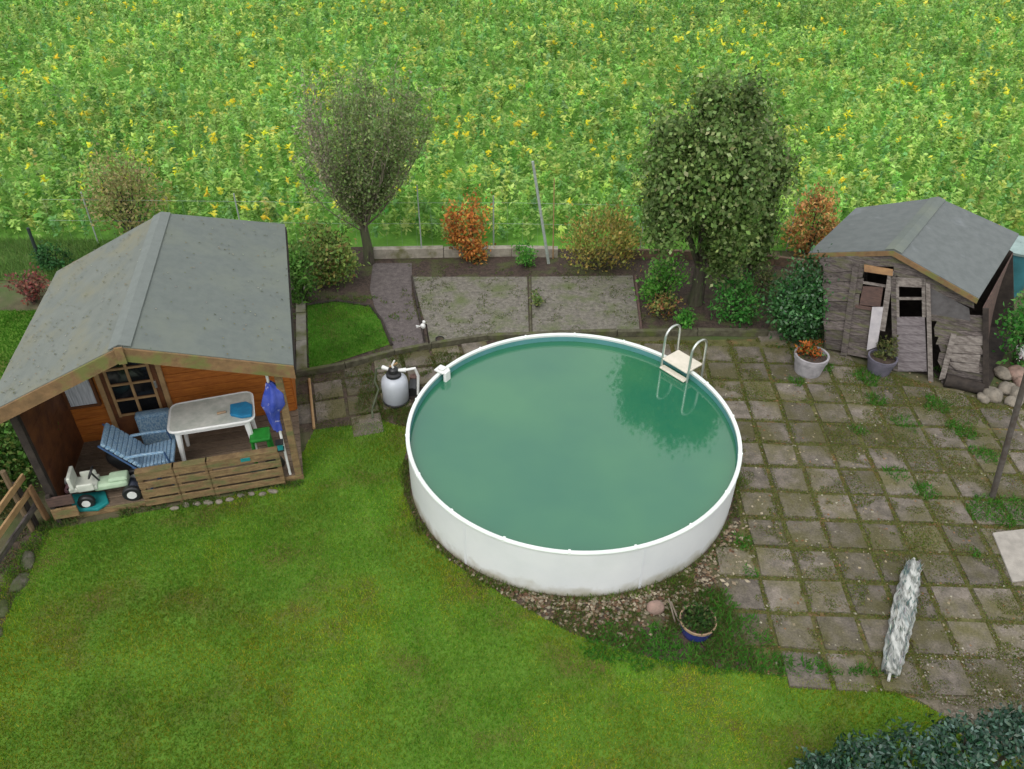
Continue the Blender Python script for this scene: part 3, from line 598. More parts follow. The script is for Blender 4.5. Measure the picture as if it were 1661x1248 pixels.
# ---- porch table
tz = .84; tq = [G(277, 657, tz), G(408, 634, tz), G(412, 681, tz), G(272, 703, tz)]
tc = sum(tq, V())/4; tb = thing('garden_table', V((tc.x, tc.y, .11)), 'white plastic garden table standing on the porch', 'table')
def rounded(q, r=.12, n=4):
    out = []
    for i in range(4):
        p, a, b = q[i], q[i-1], q[(i+1) % 4]; da = (a-p).normalized()*r; db = (b-p).normalized()*r
        for k in range(n+1):
            t = k/n; out.append((p+da)*(1-t)**2+p*2*t*(1-t)+(p+db)*t*t)
    return out
rq = rounded(tq); MB().quad_prism(rq, V((0, 0, -.03))).build('tabletop', mat('grimy_white_tabletop', (.62, .62, .57), (.42, .45, .40), 6, .5, spec=.4), tb, bevel=.008)
rim = MB(); ro_ = [tc+(p-tc)*1.0 for p in rq]; rim.tube([p+V((0, 0, -.012)) for p in ro_+[ro_[0]]], .02, 6); rim.build('edge', whitep, tb, smooth=1)
rim = MB(); ri_ = [tc+(p-tc)*.92+V((0, 0, -.055)) for p in rq]
for a, b in zip(ri_, ri_[1:]+ri_[:1]): rim.bar(a, b, .015, .05)
rim.build('apron', whitep, tb)
for p in tq:
    top = tc+(p-tc)*.80+V((0, 0, -.03)); ft = tc+(p-tc)*.88; ft = V((ft.x, ft.y, .112)); MB().tube([top, ft], [.045, .025], 8).build('leg', whitep, tb, smooth=1)
cl = [G(374, 660, tz+.01), G(400, 655, tz+.01), G(410, 660, tz+.01), G(409, 677, tz+.01), G(392, 680, tz+.01), G(374, 676, tz+.01)]
tag(MB().quad_prism(cl, V((0, 0, .05))).build('folded_cloth', tealb, bevel=.015), 'bright blue folded cloth on the white table', 'cloth')
tag(MB().tube([G(352, 671, tz+.02), G(366, 668, tz+.02)], .018, 8).build('bottle', tan, smooth=1), 'small orange and white tube lying on the white table', 'tube')
# ---- blue chair (faces the table)
ch = thing('garden_chair', CB(-1.72, .42, .11), 'faded blue reclining garden chair facing the table', 'chair')
cw = .44
def CH(u, v, z): return CB(-1.90+u*.86, .16+v, .11+z)
def cush(p0, p1, th, name, m):
    d = (p1-p0); nrm = d.cross(cv).normalized()
    if nrm.z < 0: nrm = -nrm
    mb = MB(); n = 9
    for k in range(n):
        a = p0+d*(k/n+.004); b = p0+d*((k+1)/n-.004); mb.quad_prism([a, b, b+cv*cw, a+cv*cw], nrm*(th*(.8 if k in (0, n-1) else 1)))
    return mb.build(name, m, ch, bevel=.012)
cush(CH(0, 0, .36), CH(.52, 0, .42), .06, 'seat', bluef)
cush(CH(.02, 0, .40), CH(-.40, 0, .88), .06, 'backrest', bluef)
for v in (0, cw):
    MB().tube([CH(-.42, v, .88), CH(.0, v, .38), CH(.50, v, .40)], .014, 8).build('side_rail', bluedk, ch, smooth=1)
    MB().tube([CH(-.10, v-.0, .62), CH(.10, v, .63), CH(.42, v, .62)], .02, 8).build('armrest', bluef, ch, smooth=1)
    MB().tube([CH(.42, v, .62), CH(.46, v, .4), CH(.05, v, .0)], .013, 8).build('leg', bluedk, ch, smooth=1)
    MB().tube([CH(-.08, v, .45), CH(.45, v, .0)], .013, 8).build('leg', bluedk, ch, smooth=1)
# dark bags behind chair
for (u, v, z, s_, m, lb_, c_) in [(-2.22, .75, .11, .20, blackp, 'dark grey bag slumped behind the blue chair', 'bag'), (-2.05, .20, .11, .11, mat('dark_blue_bag', (.05, .06, .09), None, 8, .6), 'small dark blue bag between tractor and chair', 'bag')]:
    tag(MB().blob(CB(u, v, z+s_*.8), s_, s_, s_*.95, 10, .14).build('bag', m, smooth=2), lb_, c_)
# second blue cushion by the door
tag(MB().box(CB(-1.78, 1.12, .42), .46, .14, .55, ax=CAX).build('folded_chair', bluef, bevel=.04), 'folded blue cushion standing against the cabin door', 'cushion')
# ---- child's pedal tractor
tr = thing('toy_tractor', CB(-2.42, .02, .11), 'pale green and white toy pedal tractor at the porch edge', 'toy tractor')
def T(x, y, z): return CB(-2.90+x, .20+y, .11+z)
mb = MB(); mb.box(T(.62, .0, .23), .42, .20, .10, ax=CAX); mb.box(T(.72, 0, .30), .24, .17, .07, ax=CAX); mb.build('bonnet', palegreen, tr, bevel=.03)
mb = MB(); mb.box(T(.30, 0, .27), .34, .24, .07, ax=CAX); mb.box(T(.18, 0, .39), .05, .26, .22, ax=CAX); mb.box(T(.34, .13, .31), .2, .03, .12, ax=CAX); mb.box(T(.34, -.13, .31), .2, .03, .12, ax=CAX); mb.build('seat', mat('cream_plastic', (.66, .68, .60), (.52, .55, .48), 8, .45), tr, bevel=.02)
MB().tube([T(.48, 0, .28), T(.42, 0, .44)], .012, 8).build('steering_column', blackp, tr)
ring = [T(.42, 0, .44)+cv*(.08*math.cos(a))+(cu*.5+CZ*.86)*(.08*math.sin(a)) for a in [2*math.pi*k/16 for k in range(17)]]
MB().tube(ring, .012, 6).build('steering_wheel', blackp, tr, smooth=1)
def wheel(x, y, r, wd):
    c = T(x, y, r); o = MB(); o.tube([c-cv*wd/2, c-cv*wd*.3, c+cv*wd*.3, c+cv*wd/2], [r*.85, r, r, r*.85], 20)
    w_ = o.build('wheel', blackp, tr, smooth=1); MB().tube([c-cv*(wd/2+.008), c+cv*(wd/2+.008)], r*.5, 14).build('rim', whitep, w_)
for y in (-.17, .17): wheel(.86, y, .12, .07); wheel(.30, y, .105, .08)
# trailer / bits to the left
for k, (px, py, z, m, l_) in enumerate([(98, 782, .3, whitep, 'white plastic scrap left of the toy tractor'), (116, 790, .25, mat('pink_toy', (.55, .30, .33), None, 8, .5), 'pink and white toy piece left of the toy tractor'), (88, 762, .3, blackp, 'dark bundle against the porch wall behind the toy pieces')]):
    p = G(px, py, z-.08); tag(MB().blob(V((p.x, p.y, z-.08)), .09 if k < 2 else .16, .06, .07 if k < 2 else .15, 9, .2, rz=k).build('toy_part' if k < 2 else 'bundle', m, smooth=2), l_, 'toy' if k < 2 else 'bundle')
for p in ((98, 782), (116, 790)):
    q = G(*p, .2); tag(MB().lathe(V((q.x, q.y+.02, .11)), [(.01, 0), (.07, 0), (.08, .09), (.01, .09)], 12).build('tub', darkw, smooth=1), 'small dark tub under the toy pieces at the porch edge', 'tub', 'dark tubs at the left porch edge')
# turquoise sandbox lid
q = [G(*p, .10) for p in [(117, 806), (172, 800), (178, 818), (160, 830), (118, 832)]]
tag(MB().quad_prism([p+V((0, 0, .0)) for p in q], V((0, 0, .05))).build('plastic_tray', teal, bevel=.015), 'flat turquoise plastic tray below the toy tractor', 'tray')
# moss cushions and fallen leaves lying on the cabin roof
n_ = 420; aa, bb = RNG.random(n_), RNG.random(n_)**.8; side = RNG.random(n_) < .65; PP = np.zeros((n_, 3)); NN = np.zeros((n_, 3))
for i_ in range(n_):
    lo, lob_ = (rL, rLb) if side[i_] else (rE, rEb); p_ = rK.lerp(rKb, aa[i_]).lerp(lo.lerp(lob_, aa[i_]), bb[i_]); PP[i_] = (p_.x, p_.y, p_.z+.018)
    q_ = (rKb-rK).cross(lo-rK).normalized(); NN[i_] = q_ if q_.z > 0 else -q_
DD = rdir(n_); DD -= NN*(DD*NN).sum(1)[:, None]
leaves('roof_litter', PP, RNG.uniform(.015, .045, n_), .02, DD, NN, pal(n_, [(.17, .16, .07), (.22, .16, .08), (.10, .11, .05), (.26, .26, .20)], (3, 1, 3, 2), .2), LEAF, cabin)['kind'] = 'stuff'
# ---- closed blue parasol at right post, green chair, dark bag
pp = CB(-.04, .02, .11); po = thing('parasol', pp, 'closed royal blue parasol standing at the right porch post', 'parasol')
MB().tube([pp, pp+V((-.03, .02, 1.75))], .018, 8).build('pole', whitep, po, smooth=1)
mb = MB(); prof = []; n = 20; b = 0
for i, (z, r) in enumerate([(1.58, .03), (1.5, .07), (1.40, .11), (1.24, .13), (1.12, .08), (.95, .06), (.8, .05)]):
    for k in range(n):
        a = 2*math.pi*k/n; r_ = r*(1+.28*math.cos(5*a+i*.3)); mb.v.append((pp.x-.02+r_*math.cos(a)+ .03*math.sin(i), pp.y+.01+r_*math.sin(a), pp.z+z))
for i in range(6):
    for k in range(n): mb.f.append((i*n+k, i*n+(k+1) % n, (i+1)*n+(k+1) % n, (i+1)*n+k))
mb.build('canopy', royal, po, smooth=2)
gq = CB(-.36, .42, .11); gb = thing('plastic_stool', gq, 'green plastic stool between the table and the parasol', 'stool')
MB().box(gq+V((0, 0, .44)), .27, .27, .05, ax=CAX).build('seat', greenp, gb, bevel=.02)
for sx in (-1, 1):
    for sy in (-1, 1): MB().bar(gq+cu*(.10*sx)+cv*(.10*sy)+V((0, 0, .42)), gq+cu*(.12*sx)+cv*(.12*sy), .035, .035).build('leg', greenp, gb)
tag(MB().blob(CB(-.22, .16, .23), .13, .09, .12, 9, .15).build('bag', blackp, smooth=2), 'black bag beside the right porch post', 'bag')
tag(MB().blob(CB(-.45, .12, .19), .10, .08, .08, 9, .12).build('bag', mat('grey_green_cloth', (.22, .28, .25), None, 8, .8), smooth=2), 'grey green bag under the green stool', 'bag')
q = CB(-.08, -.06, .62); ln = thing('lantern', q, 'small dark teal lantern on the right end of the pallets', 'lantern')
MB().box(q+V((0, 0, .03)), .09, .09, .02, ax=CAX).build('base', blackp, ln); MB().box(q+V((0, 0, .09)), .07, .07, .10, ax=CAX).build('glass', teal, ln); MB().box(q+V((0, 0, .15)), .10, .10, .02, ax=CAX).build('cap', blackp, ln)
tag(MB().box(PL(398, 746, CB(0, -.08, 0), cv), .12, .012, .05, ax=CAX).build('cloth_scrap', teal), 'turquoise rag hanging on the long pallet', 'rag')
# ================================================================ OLD SHED
sv = V((.60, .80, 0)); sA = V((5.30, 11.18, 0)); sB = V((7.50, 10.02, 0)); sK = G(1450, 406, 1.95)+sv*.07
sn = (sB-sA).cross(sK-sA).normalized()
if sn.dot(sv) < 0: sn = -sn                 # facade normal, pointing into the shed
def FS(px, py, off=0): return PL(px, py, sA-sn*off, sn)
shed = thing('old_shed', V((6.9, 11.6, 0)), 'dilapidated leaning grey wooden shed with patched boards', 'shed')
def sb(name, q, m, th=.025, off=0, par=shed, lab=None):
    o = MB().quad_prism([FS(x, y, off) for x, y in q], sn*-th).build(name, m, par)
    if lab: o['label'] = lab
    return o
K1, E1, L1 = G(1450, 406, 1.95), G(1588, 484, 1.55), G(1312, 410, 1.55)
K2, E2, L2 = G(1522, 321, 1.95), G(1653, 380, 1.55), G(1388, 338, 1.55)
roofgrid(L1, K1, K2, L2, felt2, 'roof', shed, 3, V((0, 0, -.035))); roofgrid(E1, K1, K2, E2, felt2, 'roof', shed, 3, V((0, 0, -.035)))
mb = MB()
for s_, e_ in ((E1, E2), (L1, L2)):
    f = (s_-K1).normalized()*.13; f2 = (e_-K2).normalized()*.13; mb.quad_prism([K1+up, K2+up, K2+f2+up, K1+f+up], V((0, 0, .01)))
mb.build('ridge_cap', felt, shed)
for p, m in ((E1, fasciaw), (L1, fasciaw)):
    q = [K1-sv*.02+V((0, 0, -.01)), p-sv*.02+V((0, 0, -.01)), p-sv*.02+V((0, 0, -.09)), K1-sv*.02+V((0, 0, -.09))]
    MB().quad_prism(q, sv*.018).build('fascia_board', m, shed)
def strips(x0t, x1t, yt, x0b, x1b, yb, n, m, name, off=0, jit=2.0, rs=1):
    rnd = random.Random(rs); mb = MB()
    for k in range(n):
        t0, t1 = k/n, (k+1)/n-.05/n; f = lambda a, b, t: a+(b-a)*t; j = lambda: rnd.uniform(-jit, jit)
        oo = off+rnd.uniform(0, .012)
        q = [(f(x0t, x0b, t0)+j(), f(yt[0], yb[0], t0)), (f(x1t, x1b, t0)+j(), f(yt[1], yb[1], t0)), (f(x1t, x1b, t1)+j(), f(yt[1], yb[1], t1)), (f(x0t, x0b, t1)+j(), f(yt[0], yb[0], t1))]
        mb.quad_prism([FS(x, y, oo) for x, y in q], sn*-.018)
    return mb.build(name, m, shed)
strips(1334, 1388, (428, 424), 1338, 1366, (566, 570), 9, greyw, 'side_cladding', rs=2)
strips(1386, 1404, (428, 426), 1376, 1392, (500, 502), 3, greyw, 'cladding', rs=12)
strips(1378, 1432, (500, 498), 1370, 1420, (574, 584), 7, greyw, 'cladding', rs=3)
sb('upper_board', [(1330, 418), (1450, 412), (1450, 432), (1330, 430)], greyw, .02)
sb('upper_board', [(1450, 412), (1580, 488), (1580, 500), (1450, 446)], greyw, .02)
sb('grey_panel', [(1505, 464), (1572, 500), (1574, 520), (1506, 508)], mat('grey_panel', (.11, .105, .105), (.075, .07, .07), 9, .85), .02, .004)
strips(1514, 1598, (508, 512), 1530, 1600, (622, 632), 9, greyw, 'cladding', .0, 5, rs=4)
strips(1540, 1590, (545, 545), 1545, 1592, (600, 606), 4, greyw2, 'cladding', .03, 7, rs=5)['label'] = 'paler loose boards nailed over the right corner'
for q, m in [([(1384, 428), (1394, 428), (1374, 576), (1364, 574)], greyw), ([(1441, 440), (1450, 440), (1436, 536), (1427, 534)], greyw2), ([(1502, 458), (1509, 460), (1514, 618), (1506, 620)], greyw2), ([(1445, 446), (1453, 446), (1457, 600), (1449, 600)], greyw), ([(1594, 500), (1604, 500), (1604, 632), (1594, 632)], darkw)]:
    sb('post', q, m, .05, .02)
sb('crossboard', [(1402, 429), (1449, 437), (1448, 447), (1402, 440)], orangew, .03, .05, lab='orange board nailed above the left panel')
sb('mesh_panel', [(1400, 464), (1433, 466), (1428, 498), (1394, 494)], brownw, .015, .01, lab='red brown wire mesh panel')
sb('mesh_bar', [(1400, 456), (1438, 462), (1438, 466), (1400, 460)], greyw2, .02, .02)
sb('mesh_sill', [(1388, 494), (1424, 500), (1424, 505), (1388, 499)], brownw, .03, .02)
sb('leaning_board', [(1415, 498), (1433, 498), (1423, 562), (1406, 568)], mat('whitish_board', (.50, .47, .48), (.38, .36, .38), 8, .8), .02, .07, lab='whitish board leaning on the front')
sb('leaning_board', [(1543, 540), (1552, 542), (1533, 614), (1523, 616)], greyw2, .02, .06, lab='pale board leaning by the dark gap')
door = sb('door', [(1453, 514), (1500, 514), (1504, 602), (1456, 602)], lilacw, .02, .012)
mb = MB()
for k in range(6):
    y = 515+k*14.6; mb.quad_prism([FS(1454+k*.4, y, .034), FS(1500+k*.5, y, .034), FS(1500+k*.5, y+12.6, .034), FS(1454+k*.4, y+12.6, .034)], sn*-.012)
mb.build('door_boards', lilacw, door)
for q in ([(1453, 450), (1500, 452), (1500, 466), (1453, 464)], [(1454, 482), (1498, 482), (1498, 486), (1454, 486)], [(1453, 450), (1458, 450), (1459, 514), (1454, 514)], [(1495, 452), (1501, 452), (1502, 514), (1496, 514)]): sb('door_frame', q, greyw2, .025, .02, door)
def sidewall(a, a1, m, nm, sh=V((0, 0, 0))):
    mb = MB(); n = 9
    for k in range(n):
        p0, p1 = a.lerp(a1, k/n), a.lerp(a1, (k+.94)/n); mb.quad_prism([p0, p0+sv*2.2+sh*(1-k/n), p1+sv*2.2+sh*(1-(k+.94)/n), p1], V((.012, -.009, 0)))
    return mb.build(nm, m, shed)
aT = L1+sv*.1+(K1-L1)*.12+V((0, 0, -.08)); bT = E1+sv*.1+(K1-E1)*.06+V((0, 0, -.09))
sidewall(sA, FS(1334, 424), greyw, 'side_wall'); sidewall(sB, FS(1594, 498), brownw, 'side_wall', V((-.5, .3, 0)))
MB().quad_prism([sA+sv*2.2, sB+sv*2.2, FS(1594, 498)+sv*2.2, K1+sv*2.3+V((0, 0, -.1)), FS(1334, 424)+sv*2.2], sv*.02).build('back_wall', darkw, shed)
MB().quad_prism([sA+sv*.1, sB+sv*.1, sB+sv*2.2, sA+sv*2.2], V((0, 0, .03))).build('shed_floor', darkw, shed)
# things round the shed
def pot(name, c, r, h, m, label, cat, rimm_=None, taper=.78, g=None):
    t = thing(name, c, label, cat, g)
    MB().lathe(c, [(.01, .0), (r*taper, 0), (r, h*.8), (r*.97, h*.8), (.01, h*.78)], 28).build('pot_body', m, t, smooth=1)
    MB().lathe(c, [(r*1.03, h*.78), (r*1.05, h), (r*.93, h), (r*.92, h*.80)], 28, True).build('rim', rimm_ or m, t, smooth=1)
    MB().lathe(c, [(r*.92, h*.86), (.01, h*.90)], 20).build('potting_soil', darksoil, t)
    return t
def bush(name, c, rx, ry, rz, n, Ls, cols, wts, label, cat='shrub', m=LEAF, stems=12, clumps=24, g=None, up_=.4, stemm=bark, asp=.55, sig=.28, z0=.0, jit=.2, leaf_part='foliage'):
    c = V(c); t = thing(name, c, label, cat, g); rnd = random.Random(int(abs(c.x*77+c.y*31)*10))
    cc = []
    while len(cc) < clumps:
        p = V((rnd.uniform(-1, 1), rnd.uniform(-1, 1), rnd.uniform(-.9, 1)))
        if .35 < p.length < 1: cc.append(V((p.x*rx, p.y*ry, rz+p.z*rz+z0)))
    mb = MB()
    for p in cc[:stems]:
        b0 = V((rnd.uniform(-.15, .15)*rx, rnd.uniform(-.15, .15)*ry, 0)); mid = V((p.x*.45, p.y*.45, p.z*.5)); mb.tube([c+b0, c+mid, c+p], [.012+rz*.012, .008+rz*.008, .004], 5)
    mb.build('stems', stemm, t)
    ci = RNG.integers(0, clumps, n); C0 = np.array([list(p) for p in cc])[ci]; cb = RNG.uniform(.7, 1.25, clumps)[ci]
    off = RNG.normal(size=(n, 3))*np.array([rx, ry, rz])*sig; C = C0+off; C[:, 2] = np.abs(C[:, 2])+.03
    out = C/np.array([rx, ry, rz])-np.array([0, 0, 1.0]); D = rdir(n)+out*.5+np.array([0, 0, up_]); Nn = out+rdir(n)*.6+np.array([0, 0, .6])
    L_ = Ls*RNG.uniform(.6, 1.3, n); col = pal(n, cols, wts, jit)*cb[:, None]
    leaves(leaf_part, C+np.array(c), L_, L_*asp*RNG.uniform(.7, 1.2, n), D, Nn, np.clip(col, .003, .9), m, t)
    return t
c = G(1309, 604); pot('flower_pot', c, .26, .36, lilacpot, 'pale lilac round pot with orange plant in front of the dark bush', 'flower pot')
bush('pot_plant', V((c.x-.05, c.y+.04, .28)), .20, .15, .12, 500, .06, [(.38, .10, .02), (.45, .16, .03), (.06, .14, .03)], (3, 2, 2), 'orange leaved plant growing in the pale lilac pot', 'plant', stems=6, clumps=10, jit=.15)
c = G(1424, 603); pot('tub', c, .22, .30, greypot, 'grey violet tub at the foot of the shed door', 'tub')
bush('pot_plant', V((c.x+.04, c.y+.03, .25)), .15, .13, .16, 350, .06, [(.09, .12, .03), (.16, .17, .06)], (1, 1), 'olive moss plant in the grey violet tub', 'plant', stems=6, clumps=8)
c = G(1560, 632); tag(MB().tube([c+V((-.25, .12, .10)), c+V((.25, -.10, .10))], [.11, .10], 12).build('log', darkw, smooth=1), 'dark rotten log lying under the right shed corner', 'log')
rk = random.Random(4)
for (px, py, r_, m) in [(1650, 606, .15, rockp), (1652, 640, .13, rockm), (1626, 606, .12, rockm), (1610, 640, .14, rockm), (1633, 630, .12, rockm), (1643, 652, .10, rockm), (1658, 622, .12, rockp), (1595, 646, .09, rockm)]:
    p = G(px, py, r_*.5); tag(MB().blob(V((p.x, p.y, r_*.5)), r_*1.3, r_*1.05, r_*.72, 9, .16, rz=rk.uniform(0, 3), rnd=rk).build('rock', m, smooth=2), ('pink rounded stone' if m is rockp else 'grey rounded stone')+' in the heap right of the shed', 'stone', 'stone heap by the shed')
# rain barrel behind shed
c = G(1648, 510); c = V((c.x+.15, c.y+.9, 0)); rb = thing('rain_barrel', c, 'blue green rain barrel behind the right side of the shed', 'barrel')
MB().lathe(c, [(.01, 0), (.34, 0), (.38, .45), (.37, .90), (.01, .90)], 28).build('barrel_body', mat('teal_barrel', (.04, .17, .20), (.03, .12, .14), 5, .5), rb, smooth=1)
MB().lathe(c, [(.39, .88), (.40, .93), (.36, .96), (.01, .98)], 28).build('lid', mat('pale_teal_lid', (.30, .40, .38), None, 5, .6), rb, smooth=1)
# pole at the right
a = G(1609, 808); b = PL(1652, 655, a, V((0, 1, 0))); tag(MB().tube([a, a+(b-a)*1.0, a+(b-a)*1.6], [.04, .036, .032], 10).build('leaning_pole', mat('dark_pole', (.07, .055, .045), (.11, .10, .09), 9, .8), smooth=1), 'thin dark wooden pole leaning at the right edge of the patio', 'pole')
q = [G(*p)[:2] for p in [(1608, 868), (1690, 858), (1700, 940), (1640, 948)]]
tag(MB().quad_prism([V((x, y, .018)) for x, y in q], V((0, 0, .03))).build('concrete_slab', mat('pale_slab', (.38, .35, .31), (.28, .26, .23), 7, .9, .3, 60), bevel=.008), 'loose pale concrete slab at the right edge of the patio', 'slab')
# blue planter by the pool
c = G(1128, 1024); bp_ = thing('blue_planter', c, 'cobalt blue glazed planter with tan rim in front of the pool', 'planter')
MB().lathe(c, [(.01, 0), (.16, 0), (.20, .17), (.19, .17), (.01, .16)], 32).build('pot_body', cobalt, bp_, smooth=1)
MB().lathe(c, [(.203, .18), (.208, .215), (.20, .222), (.188, .215), (.188, .18)], 32, True).build('rim', tan, bp_, smooth=1)
MB().lathe(c, [(.186, .19), (.01, .20)], 20).build('potting_soil', darksoil, bp_)
bush('pot_plant', c+V((-.01, -.01, .14)), .16, .15, .10, 1000, .045, [(.03, .08, .015), (.05, .12, .02), (.08, .09, .03)], (2, 1, 1), 'dark green plant filling the blue planter', 'plant', stems=8, clumps=30, up_=.8)
for k, (dx, l_) in enumerate([(0, .55), (.05, .45)]):
    p = G(1096, 1012); tag(MB().tube([p+V((dx, 0, 0)), p+V((dx-.10-.02*k, .12, l_*.55))], .010, 6).build('stick', mat('grey_stick', (.26, .22, .17), None, 9, .9)), 'thin grey stick leaning beside the blue planter', 'stick', 'sticks by the planter')
c = G(1062, 990); tag(MB().blob(c+V((0, 0, .05)), .10, .09, .08, 12, .07).build('rock', rockp, smooth=2), 'large pinkish stone between the pool and the blue planter', 'stone')
# gravel: pebbles round the pool front
def scatter_stones(name, n, fn, smin, smax, cols):
    mb = MB(); P = []; rnd = random.Random(8)
    base = [V((1, 0, 0)), V((-1, 0, 0)), V((0, 1, 0)), V((0, -1, 0)), V((0, 0, 1)), V((0, 0, -1))]; fc = [(0, 2, 4), (2, 1, 4), (1, 3, 4), (3, 0, 4), (2, 0, 5), (1, 2, 5), (3, 1, 5), (0, 3, 5)]
    colv = []
    while n > 0:
        p = fn(rnd)
        if p is None: continue
        n -= 1; s_ = rnd.uniform(smin, smax); rz = rnd.uniform(0, 6); b = len(mb.v); col = rnd.choice(cols); k_ = rnd.uniform(.7, 1.2)
        for v in base:
            q = V((v.x*s_*rnd.uniform(.7, 1.2), v.y*s_*rnd.uniform(.5, .9), v.z*s_*.55)); q.rotate(Matrix.Rotation(rz, 3, 'Z')); mb.v.append((p[0]+q.x, p[1]+q.y, .012+s_*.25+q.z)); colv.append([c*k_ for c in col]+[1])
        mb.f += [tuple(b+i for i in f) for f in fc]
    o = mb.build(name, STONEM); a = o.data.color_attributes.new('Col', 'FLOAT_COLOR', 'POINT'); a.data.foreach_set('color', np.array(colv, np.float32).reshape(-1))
    return tag(o, kind='stuff')
STONEM = leafmat('pebbles', .85, 0, .2)
def ring(rnd):
    a = math.radians(rnd.triangular(-165, -15, -75)); d = PR+.03+abs(rnd.gauss(0, .26)); x, y = PC.x+d*math.cos(a), PC.y+d*math.sin(a)
    if inpoly(np.array([x]), np.array([y]), lawnP)[0]: return None
    return x, y
scatter_stones('gravel', 1500, ring, .010, .038, [(.24, .19, .13), (.17, .12, .075), (.34, .29, .21), (.13, .075, .045), (.19, .17, .12)])
def gr(rnd): return rnd.uniform(4.5, 7.5), rnd.uniform(3.9, 5.6)
scatter_stones('gravel', 2600, gr, .008, .022, [(.28, .25, .20), (.20, .17, .13), (.36, .33, .28)])
def lit(rnd): return rnd.uniform(2.8, 8), rnd.uniform(4.8, 10.6)
scatter_stones('dead_leaves', 3200, lit, .007, .026, [(.30, .25, .16), (.22, .12, .06), (.34, .32, .24), (.14, .10, .06)])
# fallen closed parasol on the patio
a, b = G(1441, 1098), G(1478, 922); ax = (b-a); Lp = ax.length; ax.normalize(); sd = ax.cross(CZ).normalized()
fp = thing('closed_parasol', (a+b)/2, 'ragged pale grey closed parasol lying on the mossy patio', 'parasol')
sheetm = mat('ragged_pale_cloth', (.50, .51, .48), (.20, .21, .195), 14, .85, .5, 40, stretch=(1, .16, 1), thr=(.42, .58), rot=.42, col3=(.08, .16, .18), scale3=5, thr3=(.60, .70))
mb = MB(); n = 26; m_n = 30; rnd = random.Random(2)
for i in range(m_n+1):
    t = i/m_n; c = a+ax*(Lp*t); wdt = .088*(.72+.38*math.sin(.3+t*2.4))*(1-.35*max(0, t-.85)*6)
    for k in range(n):
        an = 2*math.pi*k/n; r_ = 1+.16*math.sin(6*an+t*4)+rnd.uniform(-.13, .13)
        mb.v.append(tuple(c+sd*(wdt*r_*math.cos(an)*1.15)+CZ*(.085+.08*math.sin(an)*r_)+ax*rnd.uniform(-.01, .01)))
for i in range(m_n):
    for k in range(n): mb.f.append((i*n+k, i*n+(k+1) % n, (i+1)*n+(k+1) % n, (i+1)*n+k))
mb.f += [tuple(range(n))[::-1], tuple(m_n*n+k for k in range(n))]
mb.build('folded_canopy', sheetm, fp, smooth=2)
N_ = 900; t = RNG.random(N_); sgn = RNG.choice([-1, 1], N_); wv = .13*(.75+.4*np.sin(.3+t*2.4))
base = np.array(a)+np.outer(Lp*t, np.array(ax))+np.outer(RNG.uniform(-1, 1, N_)*wv*.75, np.array(sd)); base[:, 2] = .10+.07*RNG.random(N_)
leaves('ragged_edge', base, .12, .012, np.outer(np.ones(N_), -np.array(ax))+rdir(N_)*.35, rdir(N_), pal(N_, [(.46, .47, .44), (.28, .30, .28), (.12, .19, .19)], (3, 2, 1.6), .15), LEAF, fp)
MB().tube([a-ax*.10+V((0, 0, .06)), b+ax*.12+V((0, 0, .06))], .016, 8).build('pole', mat('pale_pole', (.55, .55, .52), None, 8, .6), fp, smooth=1)
# stake, white bird, small pot behind kerb
p = G(697, 566); tag(MB().tube([p, p+V((-.03, 0, .50))], .014, 6).build('stake', darkw), 'thin dark stake standing in the bed behind the kerb', 'stake')
p = G(688, 556); wf = thing('garden_ornament', p, 'small white bird ornament on a stick in the garden bed', 'ornament')
MB().tube([p, p+V((0, 0, .30))], .006, 5).build('stick', darkw, wf); MB().blob(p+V((0, 0, .34)), .045, .04, .05, 10, .08).blob(p+V((.02, 0, .42)), .028, .025, .03, 8, .04).build('bird_body', whitep, wf, smooth=2); MB().quad_prism([p+V((-.03, 0, .33)), p+V((-.12, 0, .35)), p+V((-.11, 0, .30))], V((0, .012, 0))).build('tail', whitep, wf)
pot('small_pot', G(714, 558), .075, .11, blackp, 'small black pot behind the kerb', 'flower pot')
# ================================================================ FIELD FENCE
def fpost(px0, py0, px1, py1, r_, lab, m=galv):
    a = G(px1, py1); b = PL(px0, py0, a, V((0, 1, 0))); tag(MB().tube([a, b], [r_, r_*.85], 8).build('fence_post', m, smooth=1), lab, 'fence post')
    return a, b
fpost(676, 300, 685, 418, .014, 'thin grey metal fence post left of the orange shrub')
A, B = fpost(864, 262, 890, 428, .030, 'thick pale galvanised fence post tilted left')
fpost(899, 290, 897, 420, .012, 'thin pale cane right of the tilted fence post', trimw)
fpost(45, 370, 70, 436, .035, 'dark tilted post at the far left behind the cabin', mat('dark_green_post', (.03, .045, .04), None, 9, .7))
wf = thing('wire_fence', V((0, 14.75, 0)), 'thin wire mesh fence between the garden and the field', 'fence')
mb = MB()
for z in (.55, 1.0): mb.tube([V((-9.3, 14.72, z)), V((-3, 14.74, z-.02)), V((0, 14.76, z)), V((3, 14.74, z-.03)), V((6, 14.6, z))], .0025, 4)
for k in range(50): x = -9.3+k*.306; mb.tube([V((x, 14.73, .05)), V((x, 14.73, 1.0))], .0012, 3)
mb.build('wire_mesh', galv, wf)
for x in (-8.5, -5.5, -.4, 2.6, 5.6): MB().tube([V((x, 14.75, 0)), V((x, 14.75, 1.15))], .015, 6).build('post', galv, wf)
